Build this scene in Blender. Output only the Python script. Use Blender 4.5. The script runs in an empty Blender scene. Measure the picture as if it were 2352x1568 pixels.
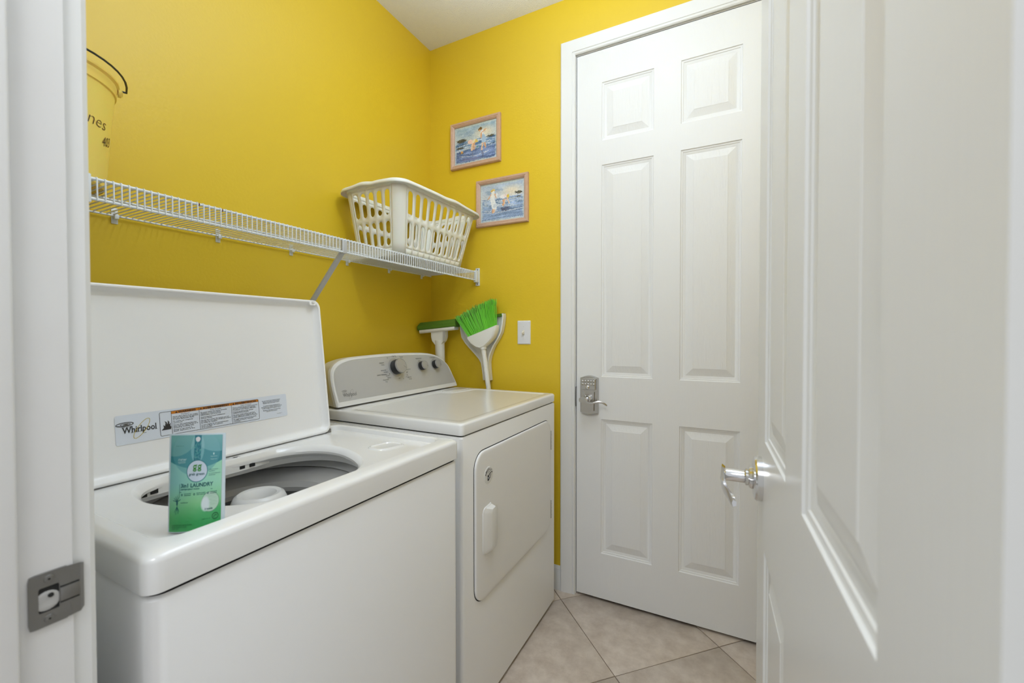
import bpy, bmesh, math, random
import numpy as np
from mathutils import Vector, Matrix
random.seed(4)
S = bpy.context.scene
COL = S.collection
PI = math.pi

# ------------------------------------------------------------ camera, world, lights, exposure
cam_d = bpy.data.cameras.new('camera')
cam = bpy.data.objects.new('camera', cam_d); COL.objects.link(cam)
cam.location = (0, 0, 1.1985)
yaw, pitch, roll = 0.4739, 0.0164, 0.0009
f_ = Vector((-math.sin(yaw)*math.cos(pitch), math.cos(yaw)*math.cos(pitch), -math.sin(pitch)))
cam.rotation_euler = (f_.to_track_quat('-Z', 'Y').to_matrix() @ Matrix.Rotation(-roll, 3, 'Z')).to_euler()
cam_d.sensor_width = 36; cam_d.lens = 36*976.84/2352
cam_d.clip_start = 0.01
cam_d.dof.use_dof = True; cam_d.dof.focus_distance = 1.6; cam_d.dof.aperture_fstop = 5.0
S.camera = cam

W = bpy.data.worlds.new('world'); S.world = W; W.use_nodes = True
W.node_tree.nodes['Background'].inputs[0].default_value = (0.93, 0.96, 1.0, 1)
W.node_tree.nodes['Background'].inputs[1].default_value = 0.72

def lamp(name, typ, loc, energy, color, **kw):
    d = bpy.data.lights.new(name, typ); d.energy = energy; d.color = color
    for k, v in kw.items(): setattr(d, k, v)
    o = bpy.data.objects.new(name, d); COL.objects.link(o); o.location = loc
    return o
ceil_lamp = lamp('ceiling_bulb', 'POINT', (-0.14, 0.86, 2.60), 13, (0.80, 0.90, 1.0), shadow_soft_size=0.06)
hall_fill = lamp('hall_fill', 'AREA', (-0.25, -0.60, 2.30), 12, (0.93, 0.965, 1.0), shape='DISK', size=0.7)  # fill light added in the unseen hall, shining in through the doorway
hall_fill.rotation_euler = (math.radians(60), 0, math.radians(14))

bounce = lamp('bounce_fill', 'SPOT', (-0.52, 1.03, 2.22), 50, (0.74, 0.87, 1.0), spot_size=math.radians(150), spot_blend=0.9, shadow_soft_size=0.10)  # upward fill added above the view to brighten the ceiling
bounce.rotation_euler = (math.radians(180), 0, 0)

S.view_settings.view_transform = 'Standard'; S.view_settings.look = 'None'
S.view_settings.exposure = -0.05; S.view_settings.gamma = 1.0
S.view_settings.use_curve_mapping = False

# ------------------------------------------------------------ helpers
def lin(c):
    c = np.asarray(c, float)/255
    return np.where(c <= 0.04045, c/12.92, ((c+0.055)/1.055)**2.4)
def L3(*c): return tuple(float(x) for x in lin(c))

def mat(name, color, rough=0.5, metal=0.0, coat=0.0, bump=None, var=None, trans=0.0, spec=0.5, alpha=1.0, aniso=None, sss=0.0):
    """bump = list of (kind, scale xyz, strength, distance); var = (scale, color2, amount)"""
    m = bpy.data.materials.new(name); m.use_nodes = True
    nt = m.node_tree; N = nt.nodes; K = nt.links
    b = N['Principled BSDF']
    b.inputs['Base Color'].default_value = (*color, 1); b.inputs['Roughness'].default_value = rough
    b.inputs['Metallic'].default_value = metal; b.inputs['Coat Weight'].default_value = coat
    b.inputs['Coat Roughness'].default_value = 0.08
    b.inputs['Transmission Weight'].default_value = trans
    b.inputs['Specular IOR Level'].default_value = spec; b.inputs['Alpha'].default_value = alpha
    if sss: b.inputs['Subsurface Weight'].default_value = sss; b.inputs['Subsurface Scale'].default_value = 0.02
    tc = N.new('ShaderNodeTexCoord')
    last = None
    for kind, sc, st, dist in (bump or []):
        mp = N.new('ShaderNodeMapping'); mp.inputs['Scale'].default_value = sc
        K.new(tc.outputs['Object'], mp.inputs['Vector'])
        if kind == 'noise':
            t = N.new('ShaderNodeTexNoise'); t.inputs['Scale'].default_value = 1; t.inputs['Detail'].default_value = 3; out = t.outputs['Fac']
        elif kind == 'wave':
            t = N.new('ShaderNodeTexNoise'); t.inputs['Scale'].default_value = 1; t.inputs['Detail'].default_value = 5
            t.inputs['Distortion'].default_value = 1.2; out = t.outputs['Fac']
        else:
            t = N.new('ShaderNodeTexVoronoi'); t.feature = 'SMOOTH_F1'; t.inputs['Scale'].default_value = 1; out = t.outputs['Distance']
        K.new(mp.outputs['Vector'], t.inputs['Vector'])
        bp = N.new('ShaderNodeBump'); bp.inputs['Strength'].default_value = st; bp.inputs['Distance'].default_value = dist
        K.new(out, bp.inputs['Height'])
        if last: K.new(last.outputs['Normal'], bp.inputs['Normal'])
        last = bp
    if last: K.new(last.outputs['Normal'], b.inputs['Normal'])
    if var:
        sc, c2, amt = var
        t = N.new('ShaderNodeTexNoise'); t.inputs['Scale'].default_value = sc; t.inputs['Detail'].default_value = 6; t.inputs['Roughness'].default_value = 0.65
        K.new(tc.outputs['Object'], t.inputs['Vector'])
        r = N.new('ShaderNodeMapRange'); r.inputs['From Min'].default_value = 0.35; r.inputs['From Max'].default_value = 0.7; r.inputs['To Max'].default_value = amt
        K.new(t.outputs['Fac'], r.inputs['Value'])
        mx = N.new('ShaderNodeMix'); mx.data_type = 'RGBA'
        mx.inputs['A'].default_value = (*color, 1); mx.inputs['B'].default_value = (*c2, 1)
        K.new(r.outputs['Result'], mx.inputs['Factor']); K.new(mx.outputs['Result'], b.inputs['Base Color'])
    return m

def print_mat(name, rough=0.4, coat=0.0):
    m = mat(name, (1, 1, 1), rough, coat=coat)
    a = m.node_tree.nodes.new('ShaderNodeVertexColor'); a.layer_name = 'print'
    m.node_tree.links.new(a.outputs['Color'], m.node_tree.nodes['Principled BSDF'].inputs['Base Color'])
    return m

M = dict(
    wall=mat('yellow_wall_paint', (0.76, 0.53, 0.022), 0.42, bump=[('noise', (110, 110, 110), 0.35, 0.0012), ('noise', (420, 420, 420), 0.25, 0.0004)]),
    hall=mat('hall_wall_paint', (0.75, 0.74, 0.70), 0.6, bump=[('noise', (120, 120, 120), 0.3, 0.001)]),
    ceiling=mat('ceiling_knockdown', (0.86, 0.875, 0.93), 0.9, bump=[('noise', (230, 230, 230), 0.8, 0.0035), ('voro', (170, 170, 170), 0.4, 0.0015)]),
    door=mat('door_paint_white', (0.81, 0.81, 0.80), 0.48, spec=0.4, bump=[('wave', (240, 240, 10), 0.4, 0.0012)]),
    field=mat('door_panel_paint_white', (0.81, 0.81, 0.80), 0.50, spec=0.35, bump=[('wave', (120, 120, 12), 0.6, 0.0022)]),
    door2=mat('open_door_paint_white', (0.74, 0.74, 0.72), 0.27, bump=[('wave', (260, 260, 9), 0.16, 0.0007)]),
    trim=mat('trim_paint_white', (0.80, 0.80, 0.785), 0.35, bump=[('noise', (40, 40, 6), 0.05, 0.001)]),
    jamb=mat('jamb_paint_white', (0.78, 0.775, 0.76), 0.35, bump=[('noise', (25, 25, 10), 0.15, 0.001)], var=(5, (0.72, 0.70, 0.69), 0.5)),
    enamel=mat('white_enamel', (0.80, 0.795, 0.78), 0.25, coat=0.6),
    enamelf=mat('white_enamel_front', (0.84, 0.835, 0.825), 0.34, coat=0.15),
    enamel2=mat('white_enamel_lid', (0.90, 0.895, 0.885), 0.35, coat=0.1),
    plastic=mat('white_plastic', (0.78, 0.775, 0.755), 0.3, coat=0.2),
    tubw=mat('grey_white_tub_plastic', (0.74, 0.735, 0.72), 0.35),
    bowl=mat('basket_enamel_grey', (0.5, 0.495, 0.48), 0.35),
    greyp=mat('silver_grey_panel', (0.50, 0.495, 0.485), 0.38, metal=0.15, bump=[('noise', (900, 900, 900), 0.05, 0.0003)]),
    dark=mat('black_gap', (0.012, 0.012, 0.012), 0.8),
    blackp=mat('black_plastic', (0.02, 0.02, 0.02), 0.3),
    ink=mat('black_ink', (0.025, 0.025, 0.03), 0.5),
    greyink=mat('grey_ink', (0.16, 0.16, 0.16), 0.5),
    navy=mat('teal_ink', L3(25, 92, 96), 0.4),
    gold=mat('yellow_ink', L3(205, 180, 50), 0.4),
    orange=mat('orange_ink', L3(205, 125, 35), 0.4),
    green_ink=mat('green_ink', L3(60, 140, 50), 0.4),
    dgreen=mat('dark_green_ink', L3(30, 110, 60), 0.4),
    whiteink=mat('white_ink', L3(190, 222, 222), 0.4),
    sticker=mat('pale_sticker', (0.74, 0.79, 0.87), 0.3),
    chrome=mat('chrome', (0.74, 0.74, 0.75), 0.16, metal=1.0),
    nickel=mat('satin_nickel', (0.55, 0.54, 0.52), 0.27, metal=1.0),
    cap=mat('silver_cap_plastic', (0.42, 0.415, 0.41), 0.3, metal=0.35),
    steel=mat('worn_steel', (0.25, 0.245, 0.235), 0.42, metal=0.85, bump=[('noise', (300, 60, 60), 0.2, 0.0005)]),
    wire=mat('vinyl_coated_wire', (0.76, 0.80, 0.84), 0.35),
    rust=mat('rust_spot', (0.16, 0.05, 0.03), 0.9),
    basket=mat('ivory_basket_plastic', (0.84, 0.83, 0.77), 0.42, sss=0.12),
    bucket=mat('yellow_bucket_plastic', (0.90, 0.66, 0.14), 0.4, sss=0.3),
    black_wire=mat('dark_bail_wire', (0.04, 0.045, 0.04), 0.4, metal=0.6),
    marker=mat('brown_marker', (0.09, 0.05, 0.01), 0.6),
    wood=mat('pale_pink_wood', (0.63, 0.42, 0.30), 0.45, bump=[('noise', (40, 400, 400), 0.15, 0.0005)], var=(60, (0.50, 0.30, 0.21), 0.5)),
    pic=print_mat('beach_print', 0.35, 0.2),
    pouchp=print_mat('pouch_print', 0.28, 0.3),
    film=mat('clear_film_edge', (0.80, 0.80, 0.80), 0.25, coat=0.3, alpha=0.75),
    bristle=mat('bright_green_bristle', (0.20, 0.72, 0.05), 0.4),
    bristle2=mat('worn_and_gap_bristle', (0.16, 0.33, 0.07), 0.6),
    sponge=mat('dark_green_sponge', (0.10, 0.22, 0.015), 0.9, bump=[('voro', (500, 500, 500), 0.8, 0.001)]),
    cream=mat('cream_broom_plastic', (0.80, 0.79, 0.73), 0.35),
    ivory=mat('ivory_toggle', (0.80, 0.74, 0.60), 0.35),
    plate=mat('white_switch_plate', (0.78, 0.78, 0.80), 0.3),
    grout=mat('brown_grout', (0.20, 0.15, 0.11), 0.9),
    tile=mat('beige_ceramic_tile', (0.66, 0.575, 0.49), 0.36, bump=[('noise', (60, 60, 60), 0.12, 0.002), ('noise', (700, 700, 700), 0.2, 0.0003)], var=(16, (0.47, 0.385, 0.31), 0.95)),
)

class B:
    """collects geometry in world coordinates, then becomes one mesh object"""
    def __init__(s): s.bm = bmesh.new()
    def box(s, x0, x1, y0, y1, z0, z1, bev=0, seg=2, mtx=None):
        vs = [s.bm.verts.new((x, y, z)) for x in (x0, x1) for y in (y0, y1) for z in (z0, z1)]
        F = [(0,1,3,2), (4,6,7,5), (0,4,5,1), (2,3,7,6), (0,2,6,4), (1,5,7,3)]
        fs = [s.bm.faces.new([vs[i] for i in f]) for f in F]
        allv = vs
        if bev:
            es = list({e for f in fs for e in f.edges})
            r = bmesh.ops.bevel(s.bm, geom=es, offset=bev, segments=seg, affect='EDGES', profile=0.5)
            allv = list({v for f in r['faces'] for v in f.verts} | {v for v in vs if v.is_valid})
        if mtx is not None: bmesh.ops.transform(s.bm, matrix=mtx, verts=allv)
        return s
    def rings(s, R, cap0=False, cap1=False, closed=True):
        V = [[s.bm.verts.new(p) for p in r] for r in R]
        n = len(V[0])
        for a, b in zip(V, V[1:]):
            for i in range(n if closed else n-1):
                j = (i+1) % n
                try: s.bm.faces.new((a[i], a[j], b[j], b[i]))
                except ValueError: pass
        if cap0: s.bm.faces.new(list(reversed(V[0])))
        if cap1: s.bm.faces.new(V[-1])
        return V
    def prism(s, pts, fn, d0, d1):
        """pts 2D outline; fn(a,b,d)->xyz"""
        s.rings([[fn(a, b, d0) for a, b in pts], [fn(a, b, d1) for a, b in pts]], True, True); return s
    def tube(s, path, r, seg=8, cap=True):
        path = [Vector(p) for p in path]; n = len(path); R = []
        rr = r if isinstance(r, (list, tuple)) else [r]*n
        t0 = (path[1]-path[0]).normalized()
        up = Vector((0, 0, 1)) if abs(t0.z) < 0.9 else Vector((1, 0, 0))
        nrm = t0.cross(up).normalized()
        for i in range(n):
            t = (path[min(i+1, n-1)]-path[max(i-1, 0)]).normalized()
            nrm = (nrm - t*nrm.dot(t)).normalized(); bn = t.cross(nrm)
            R.append([path[i]+(nrm*math.cos(a)+bn*math.sin(a))*rr[i] for a in [2*PI*k/seg for k in range(seg)]])
        s.rings(R, cap, cap); return s
    def lathe(s, prof, org, ax=(0, 0, 1), seg=32, cap0=False, cap1=False):
        """prof list of (r, h) along axis"""
        ax = Vector(ax).normalized(); u = ax.orthogonal().normalized(); v = ax.cross(u); o = Vector(org)
        s.rings([[o+ax*h+(u*math.cos(a)+v*math.sin(a))*r for a in [2*PI*k/seg for k in range(seg)]] for r, h in prof], cap0, cap1); return s
    def tris(s, vs, fs, fn):
        V = [s.bm.verts.new(fn(*p)) for p in vs]
        for f in fs:
            try: s.bm.faces.new([V[i] for i in f])
            except ValueError: pass
        return s
    def done(s, name, m, parent=None, ang=32, mtx=None, weld=0, keep=False, label=None):
        bm = s.bm
        if weld: bmesh.ops.remove_doubles(bm, verts=bm.verts, dist=weld)
        if not keep: bmesh.ops.recalc_face_normals(bm, faces=bm.faces)
        if mtx is not None: bmesh.ops.transform(bm, matrix=mtx, verts=bm.verts)
        a = math.radians(ang)
        for f in bm.faces: f.smooth = True
        for e in bm.edges:
            if len(e.link_faces) == 2 and e.calc_face_angle(0) > a: e.smooth = False
        me = bpy.data.meshes.new(name); bm.to_mesh(me); bm.free()
        me.materials.append(M[m] if isinstance(m, str) else m)
        o = bpy.data.objects.new(name, me); COL.objects.link(o)
        if parent is not None: attach(o, parent)
        if label: o['label'] = label
        if name in ('lettering', 'green_lettering', 'pale_lettering', 'rust_specks', 'rust_spots', 'logo', 'dial_marks'): o['kind'] = 'stuff'
        return o

def attach(o, parent):
    o.parent = parent
    root = parent
    while root.parent: root = root.parent
    if parent.type == 'EMPTY': o.matrix_parent_inverse = Matrix.Translation(-parent.location)
    return o
def thing(name, loc, label, cat, group=None, kind=None):
    o = bpy.data.objects.new(name, None); COL.objects.link(o); o.location = loc; o.empty_display_size = 0.05
    return tag(o, label, cat, group, kind)
def tag(o, label, cat, group=None, kind=None):
    o['label'] = label; o['category'] = cat
    if group: o['group'] = group
    if kind: o['kind'] = kind
    return o
def lathe_pts(cx, cy, r, n): return [(cx+r*math.cos(2*PI*k/n), cy+r*math.sin(2*PI*k/n)) for k in range(n)]
def rrect(x0, x1, y0, y1, r, k=6):
    P = []
    for cx, cy, a0 in ((x1-r, y1-r, 0), (x0+r, y1-r, 90), (x0+r, y0+r, 180), (x1-r, y0+r, 270)):
        for i in range(k+1):
            a = math.radians(a0+90*i/k); P.append((cx+r*math.cos(a), cy+r*math.sin(a)))
    return P
def catmull(P, n=8):
    out = []; m = len(P)
    for i in range(m):
        p0, p1, p2, p3 = [np.array(P[(i+k) % m], float) for k in (-1, 0, 1, 2)]
        for j in range(n):
            t = j/n
            out.append(tuple(0.5*((2*p1)+(-p0+p2)*t+(2*p0-5*p1+4*p2-p3)*t*t+(-p0+3*p1-3*p2+p3)*t**3)))
    return out
def by_angle(P, c, angs):
    """radial resampling of a closed loop about c"""
    P = [np.array(p) for p in P]; out = []
    for a in angs:
        d = np.array([math.cos(a), math.sin(a)]); best = 0
        for i in range(len(P)):
            p = P[i]-c; e = P[(i+1) % len(P)]-P[i]
            den = d[0]*e[1]-d[1]*e[0]
            if abs(den) < 1e-12: continue
            t = (p[0]*e[1]-p[1]*e[0])/den; u = (p[0]*d[1]-p[1]*d[0])/den
            if -1e-9 <= u <= 1+1e-9 and t > best: best = t
        out.append((c[0]+d[0]*best, c[1]+d[1]*best))
    return out

_tc = {}
def glyphs(txt, size, align='LEFT', bold=0.0, res=2, shear=0.0, space=1.0):
    cu = bpy.data.curves.new('t', 'FONT'); cu.body = txt; cu.size = size; cu.align_x = align; cu.offset = bold
    cu.resolution_u = res; cu.shear = shear; cu.space_line = space
    o = bpy.data.objects.new('t', cu); COL.objects.link(o)
    dg = bpy.context.evaluated_depsgraph_get(); me = bpy.data.meshes.new_from_object(o.evaluated_get(dg))
    vs = [(v.co.x, v.co.y) for v in me.vertices]; fs = [tuple(p.vertices) for p in me.polygons]
    bpy.data.objects.remove(o); bpy.data.meshes.remove(me); bpy.data.curves.remove(cu)
    return vs, fs
def letter(b, fn, txt, x, y, size, width=None, **kw):
    vs, fs = glyphs(txt, size, **kw)
    if width and vs:
        xs = [v[0] for v in vs]; k = width/(max(xs)-min(xs)); vs = [(v[0]*k, v[1]) for v in vs]
    b.tris(vs, fs, lambda a, c: fn(a+x, c+y))
def flat_poly(b, fn, pts):
    b.bm.faces.new([b.bm.verts.new(fn(*p)) for p in pts])
def stroke(b, fn, pts, w, closed=False):
    """flat ribbon along 2D pts"""
    n = len(pts); Lp, Rp = [], []
    for i in range(n):
        p = Vector(pts[i]); a = Vector(pts[(i-1) % n] if closed or i else pts[0]); c = Vector(pts[(i+1) % n] if closed or i < n-1 else pts[-1])
        t = (c-a).normalized() if (c-a).length > 0 else Vector((1, 0)); nn = Vector((-t.y, t.x))*w/2
        Lp.append(b.bm.verts.new(fn(*(p+nn)))); Rp.append(b.bm.verts.new(fn(*(p-nn))))
    for i in range(n if closed else n-1):
        j = (i+1) % n; b.bm.faces.new((Lp[i], Lp[j], Rp[j], Rp[i]))
def ell(cx, cy, rx, ry, rot=0, n=32, a0=0, a1=2*PI):
    full = abs(a1-a0-2*PI) < 1e-6; out = []
    for k in range(n if full else n+1):
        a = a0+(a1-a0)*k/n; x, y = rx*math.cos(a), ry*math.sin(a)
        out.append((cx+x*math.cos(rot)-y*math.sin(rot), cy+x*math.sin(rot)+y*math.cos(rot)))
    return out

def print_grid(name, canvas, fn, m, parent):
    """canvas HxWx3 sRGB (row 0 at the bottom) printed on a fine flat grid; fn(u,v)->xyz"""
    H, Wd = canvas.shape[:2]
    vs = [fn(i/(Wd-1), j/(H-1)) for j in range(H) for i in range(Wd)]
    fs = [(j*Wd+i, j*Wd+i+1, (j+1)*Wd+i+1, (j+1)*Wd+i) for j in range(H-1) for i in range(Wd-1)]
    me = bpy.data.meshes.new(name); me.from_pydata(vs, [], fs)
    at = me.color_attributes.new('print', 'FLOAT_COLOR', 'POINT')
    rgba = np.ones((H*Wd, 4), np.float32); rgba[:, :3] = lin(np.clip(canvas, 0, 255).reshape(-1, 3))
    at.data.foreach_set('color', rgba.ravel())
    me.materials.append(M[m]); o = bpy.data.objects.new(name, me); COL.objects.link(o)
    return attach(o, parent)

# ------------------------------------------------------------ room shell
XA, YB, YC, YH, ZC, XR = -1.456, 1.871, 0.195, 0.077, 2.734, 0.50
D1 = (-0.6246, 0.1504)      # far door leaf
DZ0, DZ1 = 0.012, 2.452
OX0, OX1, OZ = -0.655, 0.122, 2.47   # near doorway

def struct(o, label, cat): return tag(o, label, cat, kind='structure')
struct(B().box(XA-0.12, XA, YH, YB+0.12, 0, ZC+0.02).done('wall_left', 'wall'), 'long yellow wall behind the washer and wire shelf', 'wall')
b = B(); b.box(XA, D1[0]-0.02, YB, YB+0.12, 0, ZC+0.02); b.box(D1[1]+0.02, XR+0.12, YB, YB+0.12, 0, ZC+0.02); b.box(D1[0]-0.02, D1[1]+0.02, YB, YB+0.12, DZ1+0.02, ZC+0.02)
struct(b.done('wall_back', 'wall'), 'yellow wall with the two pictures and the closed door', 'wall')
struct(B().box(XR, XR+0.12, YC, YB, 0, ZC+0.02).done('wall_right', 'wall'), 'yellow wall hidden behind the open door', 'wall')
b = B(); b.box(XA, OX0-0.018, YH, YC, 0, ZC+0.02); b.box(OX1+0.018, XR+0.12, YH, YC, 0, ZC+0.02); b.box(OX0-0.018, OX1+0.018, YH, YC, OZ+0.02, ZC+0.02)
struct(b.done('wall_front', 'hall'), 'wall with the open doorway the camera looks through', 'wall')
struct(B().box(XA-0.12, XR+0.12, YH, YB+0.12, ZC, ZC+0.1).done('ceiling', 'ceiling'), 'white textured ceiling above the yellow walls', 'ceiling')

# floor: grout bed and diagonal tiles, each tile its own part
FX0, FX1, FY0, FY1 = XA, XR, -1.1, YB+0.06
floor = B().box(FX0-0.1, FX1+0.1, FY0, FY1, -0.10, -0.0025).done('floor', 'grout')
struct(floor, 'beige ceramic tile floor laid diagonally with brown grout', 'floor')
def clip(P, f):
    out = []
    for i in range(len(P)):
        a, c = P[i], P[(i+1) % len(P)]; fa, fc = f(a), f(c)
        if fa >= 0: out.append(a)
        if fa*fc < 0: t = fa/(fa-fc); out.append((a[0]+(c[0]-a[0])*t, a[1]+(c[1]-a[1])*t))
    return out
h = 0.3225; g = 0.0022
for n in range(-14, 14):
    for m_ in range(-14, 14):
        cx, cy = -0.352+(n+m_+1)*h, 1.475+(n-m_)*h
        P = [(cx-h+g, cy), (cx, cy-h+g), (cx+h-g, cy), (cx, cy+h-g)]
        for f in (lambda p: p[0]-FX0, lambda p: FX1-p[0], lambda p: p[1]-FY0, lambda p: FY1-p[1]):
            if P: P = clip(P, f)
        if len(P) < 3: continue
        mx = sum(p[0] for p in P)/len(P); my = sum(p[1] for p in P)/len(P)
        q = [(mx+(p[0]-mx)*0.994, my+(p[1]-my)*0.994) for p in P]
        b = B(); b.rings([[(x, y, -0.008) for x, y in P], [(x, y, -0.0012) for x, y in P], [(x, y, 0) for x, y in q]], False, True)
        b.done('tile', 'tile', floor, ang=60)

# ------------------------------------------------------------ doors
PX = [(0.1135, 0.3345), (0.4405, 0.6615)]
PZ = [(0.204, 0.808), (0.998, 1.936), (2.043, 2.298)]
DW, DH = 0.775, 2.44
def door_leaf(mtx, name, m, mf, label):
    """local: x across the leaf, z up, front face at y=0 looking to -y"""
    b = B(); V = {}
    def v(x, y, z):
        k = (round(x, 5), round(y, 5), round(z, 5))
        if k not in V: V[k] = b.bm.verts.new((x, y, z))
        return V[k]
    xs = [0, PX[0][0], PX[0][1], PX[1][0], PX[1][1], DW]; zs = [0]+[t for p in PZ for t in p]+[DH]
    for side in (0, 1):
        y0 = 0 if side == 0 else 0.035; sg = 1 if side == 0 else -1
        for i in range(5):
            for j in range(7):
                if i in (1, 3) and j in (1, 3, 5): continue
                b.bm.faces.new([v(xs[i], y0, zs[j]), v(xs[i+1], y0, zs[j]), v(xs[i+1], y0, zs[j+1]), v(xs[i], y0, zs[j+1])])
        for (xa, xb) in PX:
            for (za, zb) in PZ:
                prof = [(0, 0), (0.0015, 0.003), (0.005, 0.0042), (0.008, 0.0042), (0.0095, 0.0062), (0.014, 0.0072), (0.018, 0.0095), (0.020, 0.0100)]
                R = []
                for d, dep in prof:
                    R.append([v(x, y0+sg*dep, z) for x, z in ((xa+d, za+d), (xb-d, za+d), (xb-d, zb-d), (xa+d, zb-d))])
                for a, c in zip(R, R[1:]):
                    for k in range(4): b.bm.faces.new((a[k], a[(k+1) % 4], c[(k+1) % 4], c[k]))
    e = [(0, 0), (DW, 0), (DW, DH), (0, DH)]
    for i in range(4):
        a, c = e[i], e[(i+1) % 4]
        b.bm.faces.new([b.bm.verts.new(p) for p in ((a[0], 0, a[1]), (c[0], 0, c[1]), (c[0], 0.035, c[1]), (a[0], 0.035, a[1]))])
    o = b.done(name, m, mtx=mtx, ang=25, weld=1e-6)
    struct(o, label, 'door')
    for side in (0, 1):
        y0 = 0 if side == 0 else 0.035; sg = 1 if side == 0 else -1
        for (xa, xb) in PX:
            for (za, zb) in PZ:
                p = B(); d, d2 = 0.0198, 0.048
                p.rings([[(x, y0+sg*0.0101, z) for x, z in ((xa+d, za+d), (xb-d, za+d), (xb-d, zb-d), (xa+d, zb-d))],
                         [(x, y0+sg*0.0033, z) for x, z in ((xa+d2, za+d2), (xb-d2, za+d2), (xb-d2, zb-d2), (xa+d2, zb-d2))],
                         [(x, y0+sg*0.0025, z) for x, z in ((xa+d2+.001, za+d2+.001), (xb-d2-.001, za+d2+.001), (xb-d2-.001, zb-d2-.001), (xa+d2+.001, zb-d2-.001))]], False, True)
                p.done('panel', mf, o, mtx=mtx, ang=3)
    return o

m1 = Matrix.Translation((D1[0], YB-0.003, DZ0))
door1 = door_leaf(m1, 'door_1', 'door', 'field', 'closed white six-panel door with a keypad lever lock')
# casing profile (distance from opening, height off wall)
CAS = [(0, 0), (0, 0.011), (0.004, 0.0145), (0.009, 0.0135), (0.013, 0.0125), (0.0145, 0.0115), (0.0165, 0.014), (0.058, 0.0175), (0.064, 0.018), (0.068, 0.016), (0.070, 0.012), (0.070, 0)]
def casing(name, x0, x1, zt, y, sy, label, k=1.0):
    """U-shaped casing round an opening, off wall plane y towards sy"""
    b = B()
    CP = [(d, hh*(k if d < 0.012 else (k+1)/2)) for d, hh in CAS]
    R = [[(x0-d, y+sy*hh, 0.0) for d, hh in CP], [(x0-d, y+sy*hh, zt+d) for d, hh in CP], [(x1+d, y+sy*hh, zt+d) for d, hh in CP], [(x1+d, y+sy*hh, 0.0) for d, hh in CP]]
    b.rings(R, True, True, closed=True)
    return struct(b.done(name, 'trim', ang=20), label, 'door casing')
casing('trim_1', D1[0]-0.006, D1[1]+0.006, DZ1+0.008, YB, -1, 'white moulded casing round the closed door')
# jamb set back behind the leaf of door 1 (rim seen as a dark gap)
b = B(); b.box(D1[0]-0.02, D1[0]-0.004, YB-0.0005, YB+0.11, 0, DZ1+0.02); b.box(D1[1]+0.004, D1[1]+0.02, YB-0.0005, YB+0.11, 0, DZ1+0.02); b.box(D1[0]-0.02, D1[1]+0.02, YB-0.0005, YB+0.11, DZ1+0.005, DZ1+0.02)
b.box(D1[0]-0.004, D1[0]+0.01, YB+0.036, YB+0.07, 0, DZ1+0.006); b.box(D1[1]-0.01, D1[1]+0.004, YB+0.036, YB+0.07, 0, DZ1+0.006); b.box(D1[0], D1[1], YB+0.036, YB+0.07, DZ1-0.01, DZ1+0.006)
struct(b.done('trim_2', 'jamb'), 'white jamb in which the closed door sits', 'door jamb')
struct(B().box(D1[0]-0.004, D1[1]+0.004, YB+0.075, YB+0.085, 0.0, DZ1).done('gap_shade', 'dark'), 'black sheet standing in for the shade behind the closed door', 'door gap')  # black sheet puts the shade of the door gaps into colour

# keypad lever lock on the closed door (a part of the door)
yl = YB-0.004
def XZ(y): return lambda a, c, d=0: (a, y-d, c)
top = [(-0.597-0.004, 1.004)] + [(-0.6+0.077*t, 1.004+0.010*math.sin(PI*t)) for t in (0.1, 0.25, 0.4, 0.5, 0.6, 0.75, 0.9)] + [(-0.521, 1.004)]
bot = [(-0.521, 0.848)] + [(-0.6+0.077*t, 0.848-0.008*math.sin(PI*t)) for t in (0.9, 0.75, 0.6, 0.5, 0.4, 0.25, 0.1)] + [(-0.601, 0.848)]
out = top+bot
cxl, czl = -0.561, 0.926
b = B(); sc = lambda k, d: [(cxl+(x-cxl)*k, yl-d, czl+(z-czl)*(1-(1-k)*0.5)) for x, z in out]
b.rings([sc(1, 0), sc(1, 0.018), sc(0.94, 0.023), sc(0.93, 0.021)], False, True)
lock = b.done('keypad_lock', 'nickel', door1, label='brushed nickel keypad lock')
b = B(); pts = [(x, z) for x, z in out if z > 0.95]+[(-0.526, 0.953), (-0.596, 0.953)]
pts = [(cxl+(x-cxl)*0.86, min(z, 1.003+0.004)-0.003) for x, z in top]+[(-0.528, 0.952), (-0.594, 0.952)]
b.rings([[(x, yl-0.02, z) for x, z in pts], [(x, yl-0.031, z) for x, z in pts], [(cxl+(x-cxl)*0.95, yl-0.033, czl+0.05+(z-czl-0.05)*0.95) for x, z in pts]], False, True)
b.done('keypad', 'nickel', lock)
for r in range(2):
    for k in range(5):
        B().lathe([(0.0052, 0), (0.0052, 0.0025), (0.004, 0.0035)], (-0.587+k*0.0127, yl-0.032, 0.989-r*0.0135), (0, -1, 0), 12, cap1=True).done('key', 'nickel', lock)
b = B()
for r in range(2):
    for k in range(5): letter(b, lambda a, c: (a, yl-0.0359, c), '1234567890'[r*5+k], -0.587+k*0.0127-0.0017, 0.9865-r*0.0135, 0.0062)
b.done('lettering', 'ink', lock)
B().lathe([(0.0085, 0), (0.0085, 0.004), (0.006, 0.006)], (-0.563, yl-0.032, 0.963), (0, -1, 0), 20, cap1=True).done('cylinder', 'chrome', lock)
b = B(); cr = [(-0.588, 0.858), (-0.535, 0.858), (-0.533, 0.945), (-0.545, 0.925), (-0.561, 0.918), (-0.577, 0.925), (-0.590, 0.945)]
b.rings([[(x, yl-0.02, z) for x, z in cr], [(cxl+(x-cxl)*0.93, yl-0.028, 0.89+(z-0.89)*0.95) for x, z in cr]], False, True)
b.done('escutcheon', 'nickel', lock)
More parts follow.
